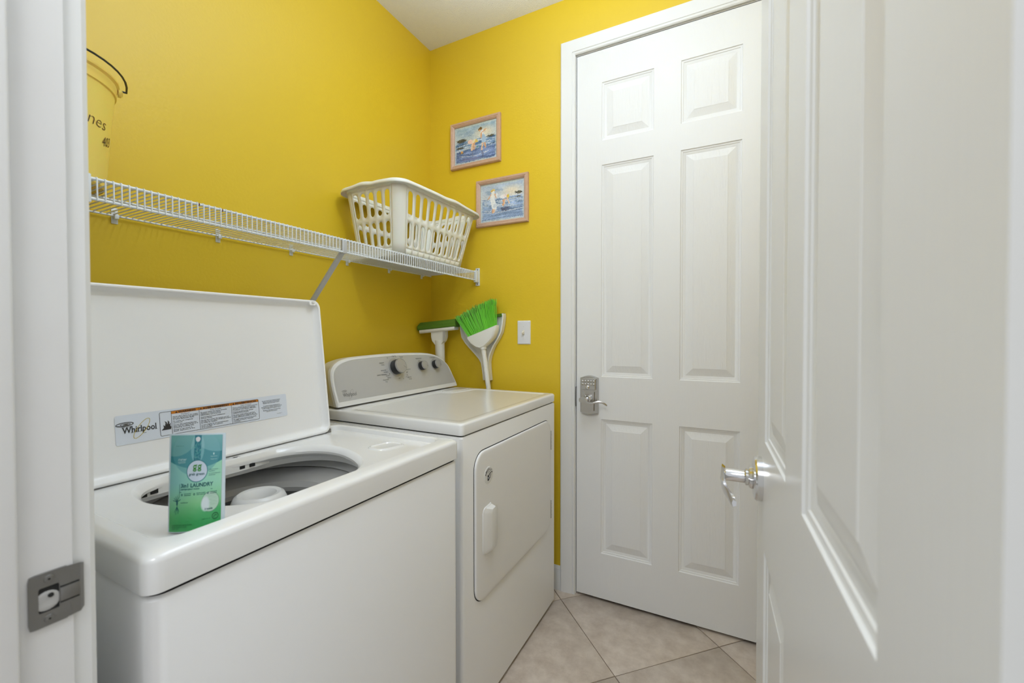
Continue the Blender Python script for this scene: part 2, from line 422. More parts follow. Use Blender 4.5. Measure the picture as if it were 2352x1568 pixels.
B().lathe([(0.0145, 0), (0.0145, 0.014), (0.011, 0.018), (0.0095, 0.026), (0.0095, 0.046)], (-0.563, yl-0.022, 0.912), (0, -1, 0), 24, cap1=True).done('lever_neck', 'chrome', lock)
def lever(path, half, thick, nrm):
    """flat blade along a path: half heights, thickness"""
    b = B(); R = []
    for (p, hh) in zip(path, half):
        p = Vector(p); n = Vector(nrm)*thick/2; u = Vector((0, 0, 1))*hh
        R.append([p-n*0.6-u, p+n-u*0.6, p+n+u*0.6, p-n*0.6+u, p-n-u*0.0])
    b.rings(R, True, True); return b
ly = yl-0.068
path = [(-0.590, ly, 0.911), (-0.583, ly, 0.911), (-0.570, ly, 0.909), (-0.560, ly, 0.902), (-0.548, ly, 0.895), (-0.535, ly, 0.897), (-0.520, ly+0.002, 0.903), (-0.505, ly+0.005, 0.907), (-0.490, ly+0.008, 0.905), (-0.478, ly+0.012, 0.898), (-0.470, ly+0.014, 0.892)]
lever(path, [0.006, 0.012, 0.015, 0.012, 0.007, 0.0052, 0.0045, 0.0045, 0.0045, 0.0045, 0.003], 0.007, (0, 1, 0)).done('lever', 'nickel', lock)
B().box(D1[0]-0.004, D1[0]-0.0005, YB-0.010, YB+0.002, 0.87, 0.96, 0.001).done('latch_plate', 'steel', door1, label='dark steel latch plate on the door edge')

# open door in the foreground
ang = math.atan2(0.0805-0.0507, 0.972-0.200)
hinge, free = Vector((0.0805, 0.200, DZ0)), Vector((0.0507, 0.972, DZ0))
# local x runs from the free edge to the hinge edge so that local -y looks to -X
ex = (hinge-free).normalized(); ez = Vector((0, 0, 1)); ey = ez.cross(ex)
m2 = Matrix(((ex.x, ey.x, 0, free.x), (ex.y, ey.y, 0, free.y), (ex.z, ey.z, 1, free.z), (0, 0, 0, 1)))
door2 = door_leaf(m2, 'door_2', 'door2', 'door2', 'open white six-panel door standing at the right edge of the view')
# lever handle set on it
P2 = lambda x, d, z: m2 @ Vector((x, -d, z-DZ0))
o2 = P2(0.066, 0, 0.932); axn = -ey
B().lathe([(0.040, 0), (0.040, 0.009), (0.038, 0.012), (0.030, 0.014), (0.018, 0.015)], o2, axn, 40, cap1=True).done('rosette', 'chrome', door2, label='round chrome rosette')
B().lathe([(0.019, 0.013), (0.021, 0.016), (0.019, 0.020), (0.015, 0.022), (0.0155, 0.026), (0.0115, 0.028), (0.0115, 0.058), (0.009, 0.062)], o2, axn, 32, cap1=True).done('lever_neck', 'chrome', door2)
path = [P2(0.066+a, 0.062+d, 0.932+z) for a, d, z in ((-0.018, 0.001, 0.006), (-0.010, 0.001, 0.005), (0, 0.002, 0.002), (0.012, 0.003, -0.004), (0.03, 0.002, -0.010), (0.05, -0.001, -0.013), (0.07, -0.006, -0.014), (0.088, -0.010, -0.016), (0.098, -0.013, -0.019))]
lever(path, [0.006, 0.012, 0.014, 0.012, 0.009, 0.008, 0.008, 0.009, 0.006], 0.007, tuple(ey)).done('lever', 'chrome', door2)
o3 = m2 @ Vector((0.066, 0.035, 0.932-DZ0))
B().lathe([(0.040, 0), (0.040, 0.009), (0.030, 0.014), (0.012, 0.015), (0.0115, 0.06)], o3, ey, 32, cap1=True).done('rosette', 'chrome', door2)
for z in (0.25, 1.23, 2.2):
    B().tube([(0.1215, 0.2035, z), (0.1215, 0.2035, z+0.09)], 0.0055, 12).done('hinge', 'steel', door2)

# near doorway jambs, stops, casings, strike plate
b = B(); b.box(OX0-0.018, OX0, YH-0.002, YC+0.001, 0, OZ+0.018); b.box(OX1, OX1+0.018, YH-0.002, YC+0.001, 0, OZ+0.018); b.box(OX0, OX1, YH-0.002, YC+0.001, OZ, OZ+0.018)
jamb = struct(b.done('trim_4', 'jamb'), 'white doorway jamb in the left foreground', 'door jamb')
b = B(); b.box(OX0, OX0+0.011, 0.108, 0.153, 0, OZ, 0.003, 3); b.box(OX1-0.011, OX1, 0.108, 0.153, 0, OZ, 0.003, 3); b.box(OX0, OX1, 0.108, 0.153, OZ-0.011, OZ, 0.003, 3)
struct(b.done('trim_5', 'jamb'), 'rounded door stop running up the foreground jamb', 'door stop')
casing('trim_6', OX0-0.004, OX1+0.004, OZ+0.004, YC, 1, 'white casing on the laundry side of the open doorway', 1.55)
casing('trim_7', OX0-0.004, OX1+0.004, OZ+0.004, YH, -1, 'white casing on the hall side of the open doorway')
# strike plate
xs_ = OX0+0.0004
zc_ = 0.914
out = rrect(0.163, 0.1935, zc_-0.029, zc_+0.029, 0.004, 4)
b = B(); N_ = 48; A_ = [2*PI*(k+0.5)/N_ for k in range(N_)]; cc = np.array((0.1760, zc_))
oo = by_angle(rrect(0.161, 0.1930, zc_-0.029, zc_+0.029, 0.003, 4), cc, A_); ii = by_angle(rrect(0.1685, 0.1845, zc_-0.0135, zc_+0.0135, 0.0012, 3), cc, A_)
b.rings([[(xs_+0.0016, y, z) for y, z in ii], [(xs_+0.0020, y, z) for y, z in oo], [(xs_, y, z) for y, z in oo]])
# lip curling past the jamb edge
b.rings([[(xs_+0.0016, 0.190, z) for z in (zc_-0.0285, zc_+0.0285)], [(xs_+0.0016, 0.2015, z) for z in (zc_-0.0275, zc_+0.0275)], [(xs_-0.002, 0.2055, z) for z in (zc_-0.025, zc_+0.025)], [(xs_-0.007, 0.207, z) for z in (zc_-0.022, zc_+0.022)]], closed=False)
strike = b.done('strike_plate', 'steel', jamb, label='worn steel strike plate')
B().box(xs_-0.0005, xs_+0.0006, 0.1685, 0.1845, zc_-0.0135, zc_+0.0135).done('recess', 'dark', strike)
B().lathe([(0.0001, 0.0003), (0.0060, 0.0006), (0.0092, 0.0009), (0.0105, 0.0004)], (xs_+0.0003, 0.1752, zc_-0.002), (1, 0, 0), 20, cap0=True).done('latch_hole', 'greyp', strike)
B().lathe([(0.0026, 0.0005), (0.0022, 0.0024)], (xs_, 0.178, zc_+0.003), (1, 0, 0), 12, cap1=True).done('hole', 'dark', strike)
for dz in (-0.0215, 0.0215):
    s_ = B().lathe([(0.0042, 0.0018), (0.0038, 0.0026), (0.001, 0.0029)], (xs_, 0.1765, zc_+dz), (1, 0, 0), 18, cap1=True).done('screw', 'steel', strike)
    B().lathe([(0.0013, 0.0022), (0.0011, 0.0031)], (xs_, 0.1765, zc_+dz), (1, 0, 0), 8, cap1=True).done('screw_slot', 'dark', strike)
B().box(xs_+0.0016, xs_+0.0026, 0.1850, 0.2005, zc_-0.008, zc_+0.007, 0.0004).done('tongue', 'steel', strike)
for z in (zc_-0.009, zc_+0.008): B().box(xs_+0.0012, xs_+0.0021, 0.1850, 0.2005, z-0.0007, z+0.0007).done('groove', 'dark', strike)

# baseboards
def baseboard(name, x0, x1, y0, y1, label, axis):
    b = B(); prof = [(0, 0), (0.013, 0), (0.013, 0.085), (0.010, 0.092), (0.010, 0.097), (0.006, 0.104), (0.003, 0.110), (0, 0.110)]
    if axis == 'x': b.rings([[(x0, y0-d, z) for d, z in prof], [(x1, y0-d, z) for d, z in prof]], True, True)
    else: b.rings([[(x0+d, y0, z) for d, z in prof], [(x0+d, y1, z) for d, z in prof]], True, True)
    return struct(b.done(name, 'trim', ang=25), label, 'baseboard')
baseboard('baseboard_back', XA, D1[0]-0.076, YB, YB, 'white baseboard on the back wall beside the dryer', 'x')
baseboard('baseboard_left', XA, XA, YC+0.02, YB-0.014, 'white baseboard behind the machines', 'y')

# ------------------------------------------------------------ washer
WX0, WX1, WY0, WY1 = -1.335, -0.668, 0.268, 0.984
washer = thing('washing_machine', (-1.0, 0.62, 0), 'white top-loading washing machine with its lid standing open', 'washing machine')
P = [( -0.668, 0)]
b = B()
fr = rrect(WX0, WX1-0.003, WY0+0.003, WY1-0.003, 0.022, 6)
b.rings([[(x, y, 0.02) for x, y in fr], [(x, y, 0.845) for x, y in fr], [(x+(0.003 if x < -1 else -0.003), y+(0.003 if y < 0.6 else -0.003), 0.851) for x, y in fr]], True, False)
b.done('cabinet', 'enamelf', washer)
b = B(); sf = lambda o: [(x, y) for x, y in rrect(WX0+0.02+o, WX1-0.012-o, WY0+0.014+o, WY1-0.014-o, 0.01, 4)]
b.rings([[(x, y, 0.846) for x, y in sf(0)], [(x, y, 0.859) for x, y in sf(0)]]); b.done('seam', 'dark', washer)
for x in (WX0+0.06, WX1-0.06):
    for y in (WY0+0.06, WY1-0.06):
        B().lathe([(0.018, 0), (0.018, 0.012), (0.008, 0.014), (0.008, 0.03)], (x, y, 0), seg=16, cap0=True).done('foot', 'blackp', washer)
# deck
C0 = np.array((-0.93, 0.60)); NA = 288; AN = [2*PI*k/NA for k in range(NA)]
corners = [(-0.668, 0.268), (-0.668, 0.984), (-1.335, 0.984), (-1.335, 0.268), (-0.708, 0.303), (-0.708, 0.939)]
for cx_, cy_ in corners:
    a = math.atan2(cy_-C0[1], cx_-C0[0]) % (2*PI); AN += [a+d for d in (-0.04, -0.03, -0.02, -0.01, 0, 0.01, 0.02, 0.03, 0.04)]
AN = sorted(a % (2*PI) for a in AN)
def loop(x0, x1, y0, y1, r): return by_angle(rrect(x0, x1, y0, y1, r, 8), C0, AN)
k_ = 1.018
OP = [(-.705,.57),(-.722,.645),(-.765,.722),(-.835,.768),(-.925,.792),(-1.0,.775),(-1.048,.715),(-1.060,.62),(-1.062,.5),(-1.056,.43),(-1.015,.39),(-.93,.374),(-.84,.397),(-.762,.45),(-.715,.51)]
OP = catmull([(x*k_, y*k_) for x, y in OP], 8)
def oploop(off):
    L = by_angle(OP, C0, AN); return [(C0[0]+(x-C0[0])*(1+off/0.2), C0[1]+(y-C0[1])*(1+off/0.2)) for x, y in L]
RC = (-1.118, -0.708, 0.303, 0.947)
def rec(o, r=0.03): return loop(RC[0]-o, RC[1]+o, RC[2]-o, RC[3]+o, r)
ZD, ZF = 0.9115, 0.8945
def zz(L, z): return [(x, y, z) for x, y in L]
b = B()
b.rings([zz(loop(WX0, WX1, WY0, WY1, 0.020), 0.857), zz(loop(WX0, WX1, WY0, WY1, 0.020), 0.897), zz(loop(WX0+.001, WX1-.001, WY0+.001, WY1-.001, 0.020), 0.9015),
         zz(loop(WX0+.003, WX1-.004, WY0+.004, WY1-.004, 0.020), 0.9055), zz(loop(WX0+.006, WX1-.009, WY0+.009, WY1-.009, 0.022), 0.9080), zz(loop(WX0+.01, WX1-.020, WY0+.018, WY1-.018, 0.024), 0.9100),
         zz(rec(0.006, .036), ZD), zz(rec(0.002, .034), ZD-0.003), zz(rec(-0.002, .03), ZF+0.003), zz(rec(-0.006, .028), ZF),
         zz(oploop(0.004), ZF), zz(oploop(0.001), ZF-0.001), zz(oploop(-0.0075), ZF-0.010), zz(oploop(-0.0095), ZF-0.014), zz(oploop(-0.009), ZF-0.020),
         zz(oploop(0.000), 0.868), zz(oploop(0.012), 0.862)])
deck = b.done('deck', 'enamel', washer, ang=30)
# throat skirt under the deck and tub rings
b = B(); b.rings([zz(oploop(0.010), 0.864), zz(oploop(0.016), 0.848), zz(oploop(0.028), 0.845)])
b.done('throat_skirt', 'tubw', washer)
TC = (-1.000, 0.628)
b = B(); b.lathe([(0.285, 0.856), (0.278, 0.846), (0.262, 0.838), (0.255, 0.838), (0.250, 0.845), (0.240, 0.846), (0.232, 0.838), (0.222, 0.815)], (TC[0], TC[1], 0), seg=96)
b.done('tub_cover', 'tubw', washer)
b = B(); b.lathe([(0.245, 0.79), (0.240, 0.806), (0.226, 0.813), (0.205, 0.811), (0.185, 0.803), (0.168, 0.790), (0.163, 0.775), (0.167, 0.762)], (TC[0], TC[1], 0), seg=96)
b.done('balance_ring', 'plastic', washer)
b = B(); b.lathe([(0.175, 0.765), (0.212, 0.755), (0.220, 0.74), (0.220, 0.45), (0.19, 0.42), (0.02, 0.42)], (TC[0], TC[1], 0), seg=96)
b.done('wash_basket', 'bowl', washer)
b = B(); b.lathe([(r_*0.93, h_) for r_, h_ in [(0.12, 0.43), (0.085, 0.47), (0.06, 0.55), (0.055, 0.70), (0.062, 0.722), (0.066, 0.76), (0.064, 0.785), (0.058, 0.797), (0.050, 0.802), (0.040, 0.800), (0.032, 0.790), (0.027, 0.775), (0.025, 0.76), (0.010, 0.755)]], (TC[0]-0.012, TC[1]+0.004, 0.014), seg=64, cap1=True)
b.done('agitator', 'plastic', washer)
B().lathe([(0.013, 0), (0.012, 0.003)], (TC[0]-0.012, TC[1]+0.004, 0.770), seg=20, cap1=True).done('agitator_cap', 'greyp', washer)
# dark drain slots in the back of the throat
for sx, sy in ((-1.079, 0.628), (-1.077, 0.652), (-1.079, 0.470), (-1.076, 0.446), (-1.069, 0.424)):
    B().box(sx-0.004, sx+0.006, sy-0.0065, sy+0.0065, 0.866, 0.875).done('drain_slot', 'dark', washer)
# moulded bar at the back of the opening with a small print
b = B(); pr = [(-1.116, 0.889), (-1.092, 0.889), (-1.084, 0.887), (-1.074, 0.880), (-1.073, 0.862), (-1.116, 0.862)]
b.rings([[(x, 0.405, z) for x, z in pr], [(x+0.001, 0.44, z) for x, z in pr], [(x, 0.66, z) for x, z in pr], [(x-0.004, 0.70, z) for x, z in pr]], True, True)
b.done('throat_bar', 'plastic', washer, ang=40)
b = B(); fn = lambda u, v: (-1.094+v*0.0, 0.607+u, 0.8975+v*0.0)
def bar(u, v): return (-1.0985+v*0.85, 0.575+u, ZF+0.0004)
for r in range(4): letter(b, bar, ('XS 3,4 .1', 'XS 3,4 .05', 'DO NOT', 'OVERLOAD')[r], 0.0, 0.012-r*0.0035, 0.0034)
stroke(b, bar, [(0.020, 0.004), (0.036, 0.005), (0.040, 0.010)], 0.0012)
flat_poly(b, bar, ell(0.046, 0.010, 0.006, 0.005, n=12)); stroke(b, bar, [(0.054, 0.016), (0.055, 0.002)], 0.0009)
b.done('lettering', 'ink', washer, keep=True)
# bleach dispenser tray at the right front of the deck
b = B(); dl = rrect(-0.858, -0.802, 0.832, 0.905, 0.02, 6); dl = [(x+0.2*(y-0.868), y) for x, y in dl]; dc = (-0.830, 0.868)
def dsc(k, z): return [(dc[0]+(x-dc[0])*k, dc[1]+(y-dc[1])*k, z) for x, y in dl]
b.rings([dsc(1.14, ZF-0.0005), dsc(1.08, ZF+0.0028), dsc(1.0, ZF+0.0035), dsc(0.93, ZF+0.0010), dsc(0.5, ZF+0.0006)], False, True)
b.done('bleach_dispenser', 'enamel', washer)

# lid: leans back, x along normal; local (u along Y, v up the lid, d towards the viewer)
lb = Vector((-1.104, 0, 0.897)); lt = (Vector((-1.152, 0, 1.305))-lb); LH = lt.length; lv = lt.normalized(); ln = Vector((lv.z, 0, -lv.x))
def LID(u, v, d=0): p = lb+lv*v+ln*d; return (p.x, u, p.z)
LY0, LY1 = 0.326, 0.916
NL = 200; AL = [2*PI*k/NL for k in range(NL)]; LCc = np.array(((LY0+LY1)/2, LH/2))
for cx_, cy_ in ((LY0, 0), (LY1, 0), (LY1, LH), (LY0, LH)):
    a = math.atan2(cy_-LCc[1], cx_-LCc[0]); AL += [(a+d*0.008) % (2*PI) for d in range(-8, 9)]
AL = sorted(a % (2*PI) for a in AL)
def ll(o, d, r=0.022): return [LID(u, v, d) for u, v in by_angle(rrect(LY0+o, LY1-o, o, LH-o, r, 8), LCc, AL)]
b = B(); b.rings([ll(0.012, -0.022, .02), ll(0.003, -0.021), ll(0, -0.017), ll(0, 0.0), ll(0.0015, 0.0025), ll(0.004, 0.003), ll(0.0065, 0.002), ll(0.008, -0.003), ll(0.015, -0.0110, .020), ll(0.019, -0.0138, .018), ll(0.024, -0.0145, .018)], True, True)
lid = b.done('lid', 'enamel2', washer, ang=50)
# corner bumper at the top of the lid rim
b = B(); b.rings([[LID(u, v, d) for u, v in rrect(LY1-0.038, LY1-0.016, LH-0.016, LH-0.002, 0.004, 4)] for d in (-0.004, 0.0035)], False, True)
b.done('bumper_mount', 'enamel2', lid)
B().lathe([(0.0045, 0), (0.0045, 0.002), (0.003, 0.0035)], LID(LY1-0.026, LH-0.0075, 0.0033), ln, 16, cap1=True).done('bumper', 'tubw', lid)
for yy in (LY1-0.006, LY0+0.006):
    B().box(-1.128, -1.106, yy-0.006, yy+0.010, 0.893, 0.906, 0.002).done('hinge', 'steel', lid)
b = B()
for k in range(9): 
    u = LY1-0.0135+random.uniform(-.0015, .002); v = 0.018+k*0.009+random.uniform(-.003, .003); s = random.uniform(0.0012, 0.0028)
    flat_poly(b, lambda a, c: LID(a, c, -0.0126+(a-LY1+0.0135)*0.3), ell(u, v, s*0.6, s, n=7))
b.done('rust_specks', 'rust', lid, keep=True)
# sticker with warning text
SY0, SV0, SH = 0.405, 0.079, 0.056
SW = 0.382
def ST(a, c, d=0.0): return LID(SY0+a, SV0+c, -0.0140+d)
b = B(); b.prism(rrect(0, SW, -0.006, SH, 0.004, 3), lambda a, c, d: ST(a, c, d), 0, 0.0004)
stk = b.done('warning_sticker', 'sticker', washer, label='pale blue warning sticker with orange headings')
TX = lambda a, c: ST(a, c, 0.0009)
TX2 = lambda a, c: ST(a, c, 0.0012)
b = B(); x0b, x1b = 0.0775, 0.301
flat_poly(b, lambda a, c: ST(a, c, 0.0007), [(0.100, 0.0445), (x1b, 0.0445), (x1b, 0.0505), (0.100, 0.0505)])
b.done('heading_band', 'orange', stk, keep=True)
b = B()
stroke(b, TX, rrect(x0b, x1b, -0.0015, 0.051, 0.003, 4), 0.0008, True)
for x in (0.100, 0.157, 0.231): stroke(b, TX, [(x, -0.0015), (x, 0.051)], 0.0007)
for x, t, w in ((0.114, 'WARNING', 0.036), (0.165, 'AVERTISSEMENT', 0.062), (0.240, 'ADVERTENCIA', 0.056)):
    letter(b, TX2, t, x, 0.0455, 0.0058, width=w, bold=0.00022)
    flat_poly(b, TX2, [(x-0.0065, 0.0456), (x-0.0012, 0.0456), (x-0.0038, 0.0495)])
colt = [
 (0.1025, 'Fire Hazard', ['Never place items in the washer', 'that are dampened with gasoline', 'or other flammable fluids.', '', 'No washer can completely', 'remove oil.', '', 'Do not dry anything that has', 'ever had any type of oil on it', '(including cooking oils).', '', 'Doing so can result in', 'death, explosion, or fire.'], 0.052),
 (0.1595, "Risque d'incendie", ['Ne jamais mettre des articles humect\u00e9s', "d'essence ou d'autres fluides", 'inflammables dans la laveuse.', '', 'Aucune laveuse ne peut compl\u00e8tement', "enlever l'huile.", '', 'Ne pas faire s\u00e9cher des articles qui ont', "\u00e9t\u00e9 salis par tout genre d'huile (y compris", 'les huiles de cuisson).', '', 'Le non-respect de ces instructions peut', 'causer un d\u00e9c\u00e8s, une explosion,', 'ou un incendie.'], 0.068),
 (0.2335, 'Peligro de incendio', ['Nunca coloque en la lavadora art\u00edculos', 'que est\u00e9n humedecidos con gasolina', 'o cualquier otro l\u00edquido inflamable.', '', 'Ninguna lavadora puede eliminar', 'completamente el aceite.', '', 'No seque ning\u00fan art\u00edculo que haya', 'tenido alguna vez cualquier tipo de', 'aceite (incluidos aceites de cocina).', '', 'No seguir estas instrucciones puede', 'ocasionar la muerte, explosi\u00f3n', 'o incendio.'], 0.064)]
for x, hd, lines, w in colt:
    letter(b, TX, hd, x+w*0.32, 0.0405, 0.0036)
    y = 0.0365
    longest = max(len(t) for t in lines)
    for t in lines:
        if t: letter(b, TX, t, x, y, 0.0037, width=w*len(t)/longest, bold=0.00004)
        y -= 0.0031 if t else 0.0016
y = 0.0425
for t in ["See your Use & Care Guide for Internet", "address and additional information.", "Replace inlet hoses every 5 years.", '', '', "Consulter le Guide d'utilisation et", "d'entretien pour obtenir l'adresse Internet", "et des renseignements suppl\u00e9mentaires.", '', "Remplacer les tuyaux d'arriv\u00e9e d'eau", "tous les 5 ans environ."]:
    if t: w = 0.058*len(t)/42; letter(b, TX, t, 0.337-w/2, y, 0.0036, width=w, bold=0.00004)
    y -= 0.0033 if t else 0.0020
letter(b, TX, 'W10240765  A', 0.350, 0.0035, 0.0026)
# flame pictogram
flat_poly(b, TX, [(0.0795, 0.011), (0.0845, 0.016), (0.0835, 0.023), (0.0865, 0.0195), (0.0880, 0.026), (0.0865, 0.031), (0.0905, 0.0275), (0.0905, 0.0225), (0.0925, 0.0260), (0.0925, 0.0315), (0.0955, 0.0275), (0.0945, 0.0225), (0.0975, 0.0255), (0.0968, 0.019), (0.0990, 0.0155), (0.0975, 0.0125), (0.0990, 0.011)])
# word mark: letters with serifs, and the swirl oval
letter(b, TX, 'Whirlpool', 0.0115, 0.0175, 0.0185, width=0.0595, bold=0.00035)
for (xa, xb, yy) in ((0.0100, 0.0165, 0.0305), (0.0195, 0.0250, 0.0305), (0.0255, 0.0290, 0.0310), (0.0252, 0.0300, 0.0176), (0.0308, 0.0348, 0.0176), (0.0358, 0.0398, 0.0176), (0.0402, 0.0440, 0.0176), (0.0440, 0.0478, 0.0176), (0.0480, 0.0520, 0.0130), (0.0678, 0.0722, 0.0176)):
    stroke(b, TX, [(xa, yy), (xb, yy)], 0.0008)
stroke(b, TX, ell(0.016, 0.0365, 0.0145, 0.0038, 0.03, 40), 0.0014, True)
stroke(b, TX, ell(0.017, 0.0362, 0.0085, 0.0020, 0.03, 30), 0.0009, True)
flat_poly(b, TX, ell(0.0175, 0.0362, 0.0045, 0.0009, 0.03, 16))
flat_poly(b, TX, [(0.0005, 0.0360), (0.010, 0.0335), (0.022, 0.0325), (0.012, 0.0320), (0.006, 0.0330)])
b.done('lettering', 'ink', stk, keep=True)
b = B(); stroke(b, TX2, ell(0.0445, 0.0235, 0.0235, 0.0075, 0.95, 48), 0.0009, True)
b.done('swirl', 'gold', stk, keep=True)

# consoles (shared maker): outline in (y, z) on a face leaning back
OUT = [(1.036, 0.944), (1.035, 0.970), (1.034, 1.005), (1.036, 1.041), (1.045, 1.071), (1.070, 1.094), (1.111, 1.108), (1.179, 1.115), (1.328, 1.119), (1.464, 1.118), (1.577, 1.113), (1.648, 1.101), (1.693, 1.082), (1.732, 1.049), (1.752, 0.999), (1.765, 0.961), (1.766, 0.944)]
def smooth_open(P, n=4):
    P2 = [P[0]]+P+[P[-1]]; out = []
    for i in range(1, len(P2)-2):
        p0, p1, p2, p3 = [np.array(P2[i+k], float) for k in (-1, 0, 1, 2)]
        for j in range(n):
            t = j/n; out.append(tuple(0.5*((2*p1)+(-p0+p2)*t+(2*p0-5*p1+4*p2-p3)*t*t+(-p0+3*p1-3*p2+p3)*t**3)))
    return out+[P[-1]]
def console(par, dy, kz, z0, x0=-1.212, mirror=False):
    yc = 1.4
    def F(y, z, d=0): return (x0-0.30*(z-0.935)+d, y+dy, (z-0.944)*kz+z0)
    top = smooth_open(OUT, 4)
    def inset(k, dz=0): return [(yc+(y-yc)*(1-k/0.36), 0.944+dz+(z-0.944)*(1-(k+dz)/0.174)) for y, z in top]
    b = B()
    rr = [[F(y, z, -0.004) for y, z in inset(0)], [F(y, z, 0.001) for y, z in inset(0.003)], [F(y, z, 0.002) for y, z in inset(0.006)],
          [F(y, z, 0.0015) for y, z in inset(0.010, 0.016)], [F(y, z, 0.0002) for y, z in inset(0.011, 0.017)]]
    back = [[(F(y, z)[0]-d, yc+dy+(y-yc)*(1-k), z0+(z-0.944)*kz*(1-k*0.6)) for y, z in top] for d, k in ((0.018, 0.004), (0.022, 0.012), (0.07, 0.05), (0.12, 0.13))]
    b.rings(list(reversed(back))+rr, True, True)
    c = b.done('console', 'plastic', par, ang=30)
    b = B(); fp = [F(y, z, 0.0011) for y, z in inset(0.0115, 0.0175)]
    b.bm.faces.new([b.bm.verts.new(p) for p in fp])
    b.done('control_panel', 'greyp', c, keep=False, label='silver grey control panel')
    return c, F
cw, Fw = console(washer, -0.7775, 1.0, 0.915, x0=-1.206)

# ------------------------------------------------------------ dryer
DX0, DX1, DY0, DY1 = -1.36, -0.693, 1.032, 1.770
dryer = thing('clothes_dryer', (-1.02, 1.40, 0), 'white clothes dryer with grey control panel beside the back wall', 'dryer')
b = B(); fr = rrect(DX0, DX1, DY0, DY1, 0.012, 5)
b.rings([[(x, y, 0.016) for x, y in fr], [(x, y, 0.892) for x, y in fr], [(x, y, 0.897) for x, y in [(-1.02+(x+1.02)*.992, 1.4+(y-1.4)*.992) for x, y in fr]]], True, True)
b.done('cabinet', 'enamelf', dryer)
B().box(DX0+0.02, DX1-0.010, DY0+0.010, DY1-0.010, 0.89, 0.905).done('seam', 'dark', dryer)
for x in (DX0+0.06, DX1-0.06):
    for y in (DY0+0.06, DY1-0.06):
        B().lathe([(0.018, 0), (0.018, 0.010), (0.008, 0.012), (0.008, 0.02)], (x, y, 0), seg=16, cap0=True).done('foot', 'blackp', dryer)
# top with pressed border
DC = np.array((-1.0, 1.40)); AD = [2*PI*k/220 for k in range(220)]
for cx_, cy_ in ((DX0, DY0), (DX1, DY0), (DX1, DY1), (DX0, DY1), (-0.735, 1.075), (-0.735, 1.735), (-1.155, 1.735), (-1.155, 1.075)):
    a = math.atan2(cy_-DC[1], cx_-DC[0]) % (2*PI); AD += [(a+d*0.008) % (2*PI) for d in range(-6, 7)]
AD = sorted(AD)
def dl_(x0, x1, y0, y1, r, z): return [(x, y, z) for x, y in by_angle(rrect(x0, x1, y0, y1, r, 6), DC, AD)]
rp = [(-0.735, 1.075), (-0.728, 1.083), (-0.728, 1.727), (-0.735, 1.735), (-1.06, 1.735), (-1.085, 1.725), (-1.10, 1.62), (-1.112, 1.58), (-1.165, 1.56), (-1.178, 1.54), (-1.178, 1.10), (-1.165, 1.08), (-1.15, 1.075)]
def rpl(k, z): return [(x, y, z) for x, y in by_angle([(DC[0]+(x-DC[0])*k, DC[1]+(y-DC[1])*k) for x, y in rp], DC, AD)]
b = B()
b.rings([dl_(DX0, DX1, DY0, DY1, .012, 0.902), dl_(DX0, DX1+.001, DY0-.001, DY1+.001, .014, 0.930), dl_(DX0+.001, DX1-.0015, DY0+.0015, DY1-.0015, .014, 0.9345), dl_(DX0+.003, DX1-.005, DY0+.004, DY1-.004, .014, 0.9365), dl_(DX0+.005, DX1-.010, DY0+.009, DY1-.009, .014, 0.937),
         rpl(1.012, 0.9370), rpl(1.004, 0.9362), rpl(0.996, 0.9345), rpl(0.986, 0.9342)], True, True)
b.done('top_panel', 'enamel', dryer, ang=50)
b = B(); lp = rrect(-1.178, -1.120, 1.585, 1.735, 0.012, 4)
b.rings([[(x, y, 0.9368) for x, y in lp], [(x, y, 0.939) for x, y in lp], [(-1.149+(x+1.149)*.93, 1.66+(y-1.66)*.97, 0.9402) for x, y in lp]], False, True)
b.done('lint_screen_lid', 'enamel', dryer)
cd, Fd = console(dryer, 0.0, 1.0, 0.944)
# knobs
axk = Vector((1, 0, 0.30)).normalized()
def knob(y, z, r, hgt, name='knob'):
    o = Vector(Fd(y, z, 0.0012))
    B().lathe([(r*1.28, 0), (r*1.25, 0.0015), (r*1.1, 0.002)], o, axk, 40, cap1=True).done('dial_ring', 'cap', cd)
    k = B().lathe([(r*0.98, 0.001), (r, hgt*0.45), (r*0.95, hgt*0.8)], o, axk, 40, cap1=True).done(name, 'blackp', dryer, label='black knob with a brushed silver cap')
    B().lathe([(r*0.97, hgt*0.78), (r*0.99, hgt*0.86), (r*0.93, hgt), (r*0.85, hgt*1.02), (r*0.83, hgt*0.99)], o, axk, 40, cap1=True).done('knob_cap', 'cap', k)
    b = B(); e1 = Vector((0, 1, 0)); e2 = axk.cross(e1)*-1
    f = lambda a, c: tuple(o+axk*(hgt*1.02+0.0003)+Vector((0, 1, 0))*a+Vector((-0.2873, 0, 0.9578))*c)
    stroke(b, f, [(r*0.3, -r*0.1), (r*0.8, -r*0.4)], 0.0012); b.done('pointer', 'greyink', k, keep=True)
knob(1.362, 1.061, 0.0315, 0.037)
knob(1.527, 1.056, 0.0205, 0.027)
knob(1.625, 1.056, 0.0205, 0.027)
FT = lambda a, c: Fd(a, c, 0.0016)
b = B()
def dial_text(t, y, z, s, **kw): letter(b, FT, t, y, z, s, bold=0.0001, **kw)
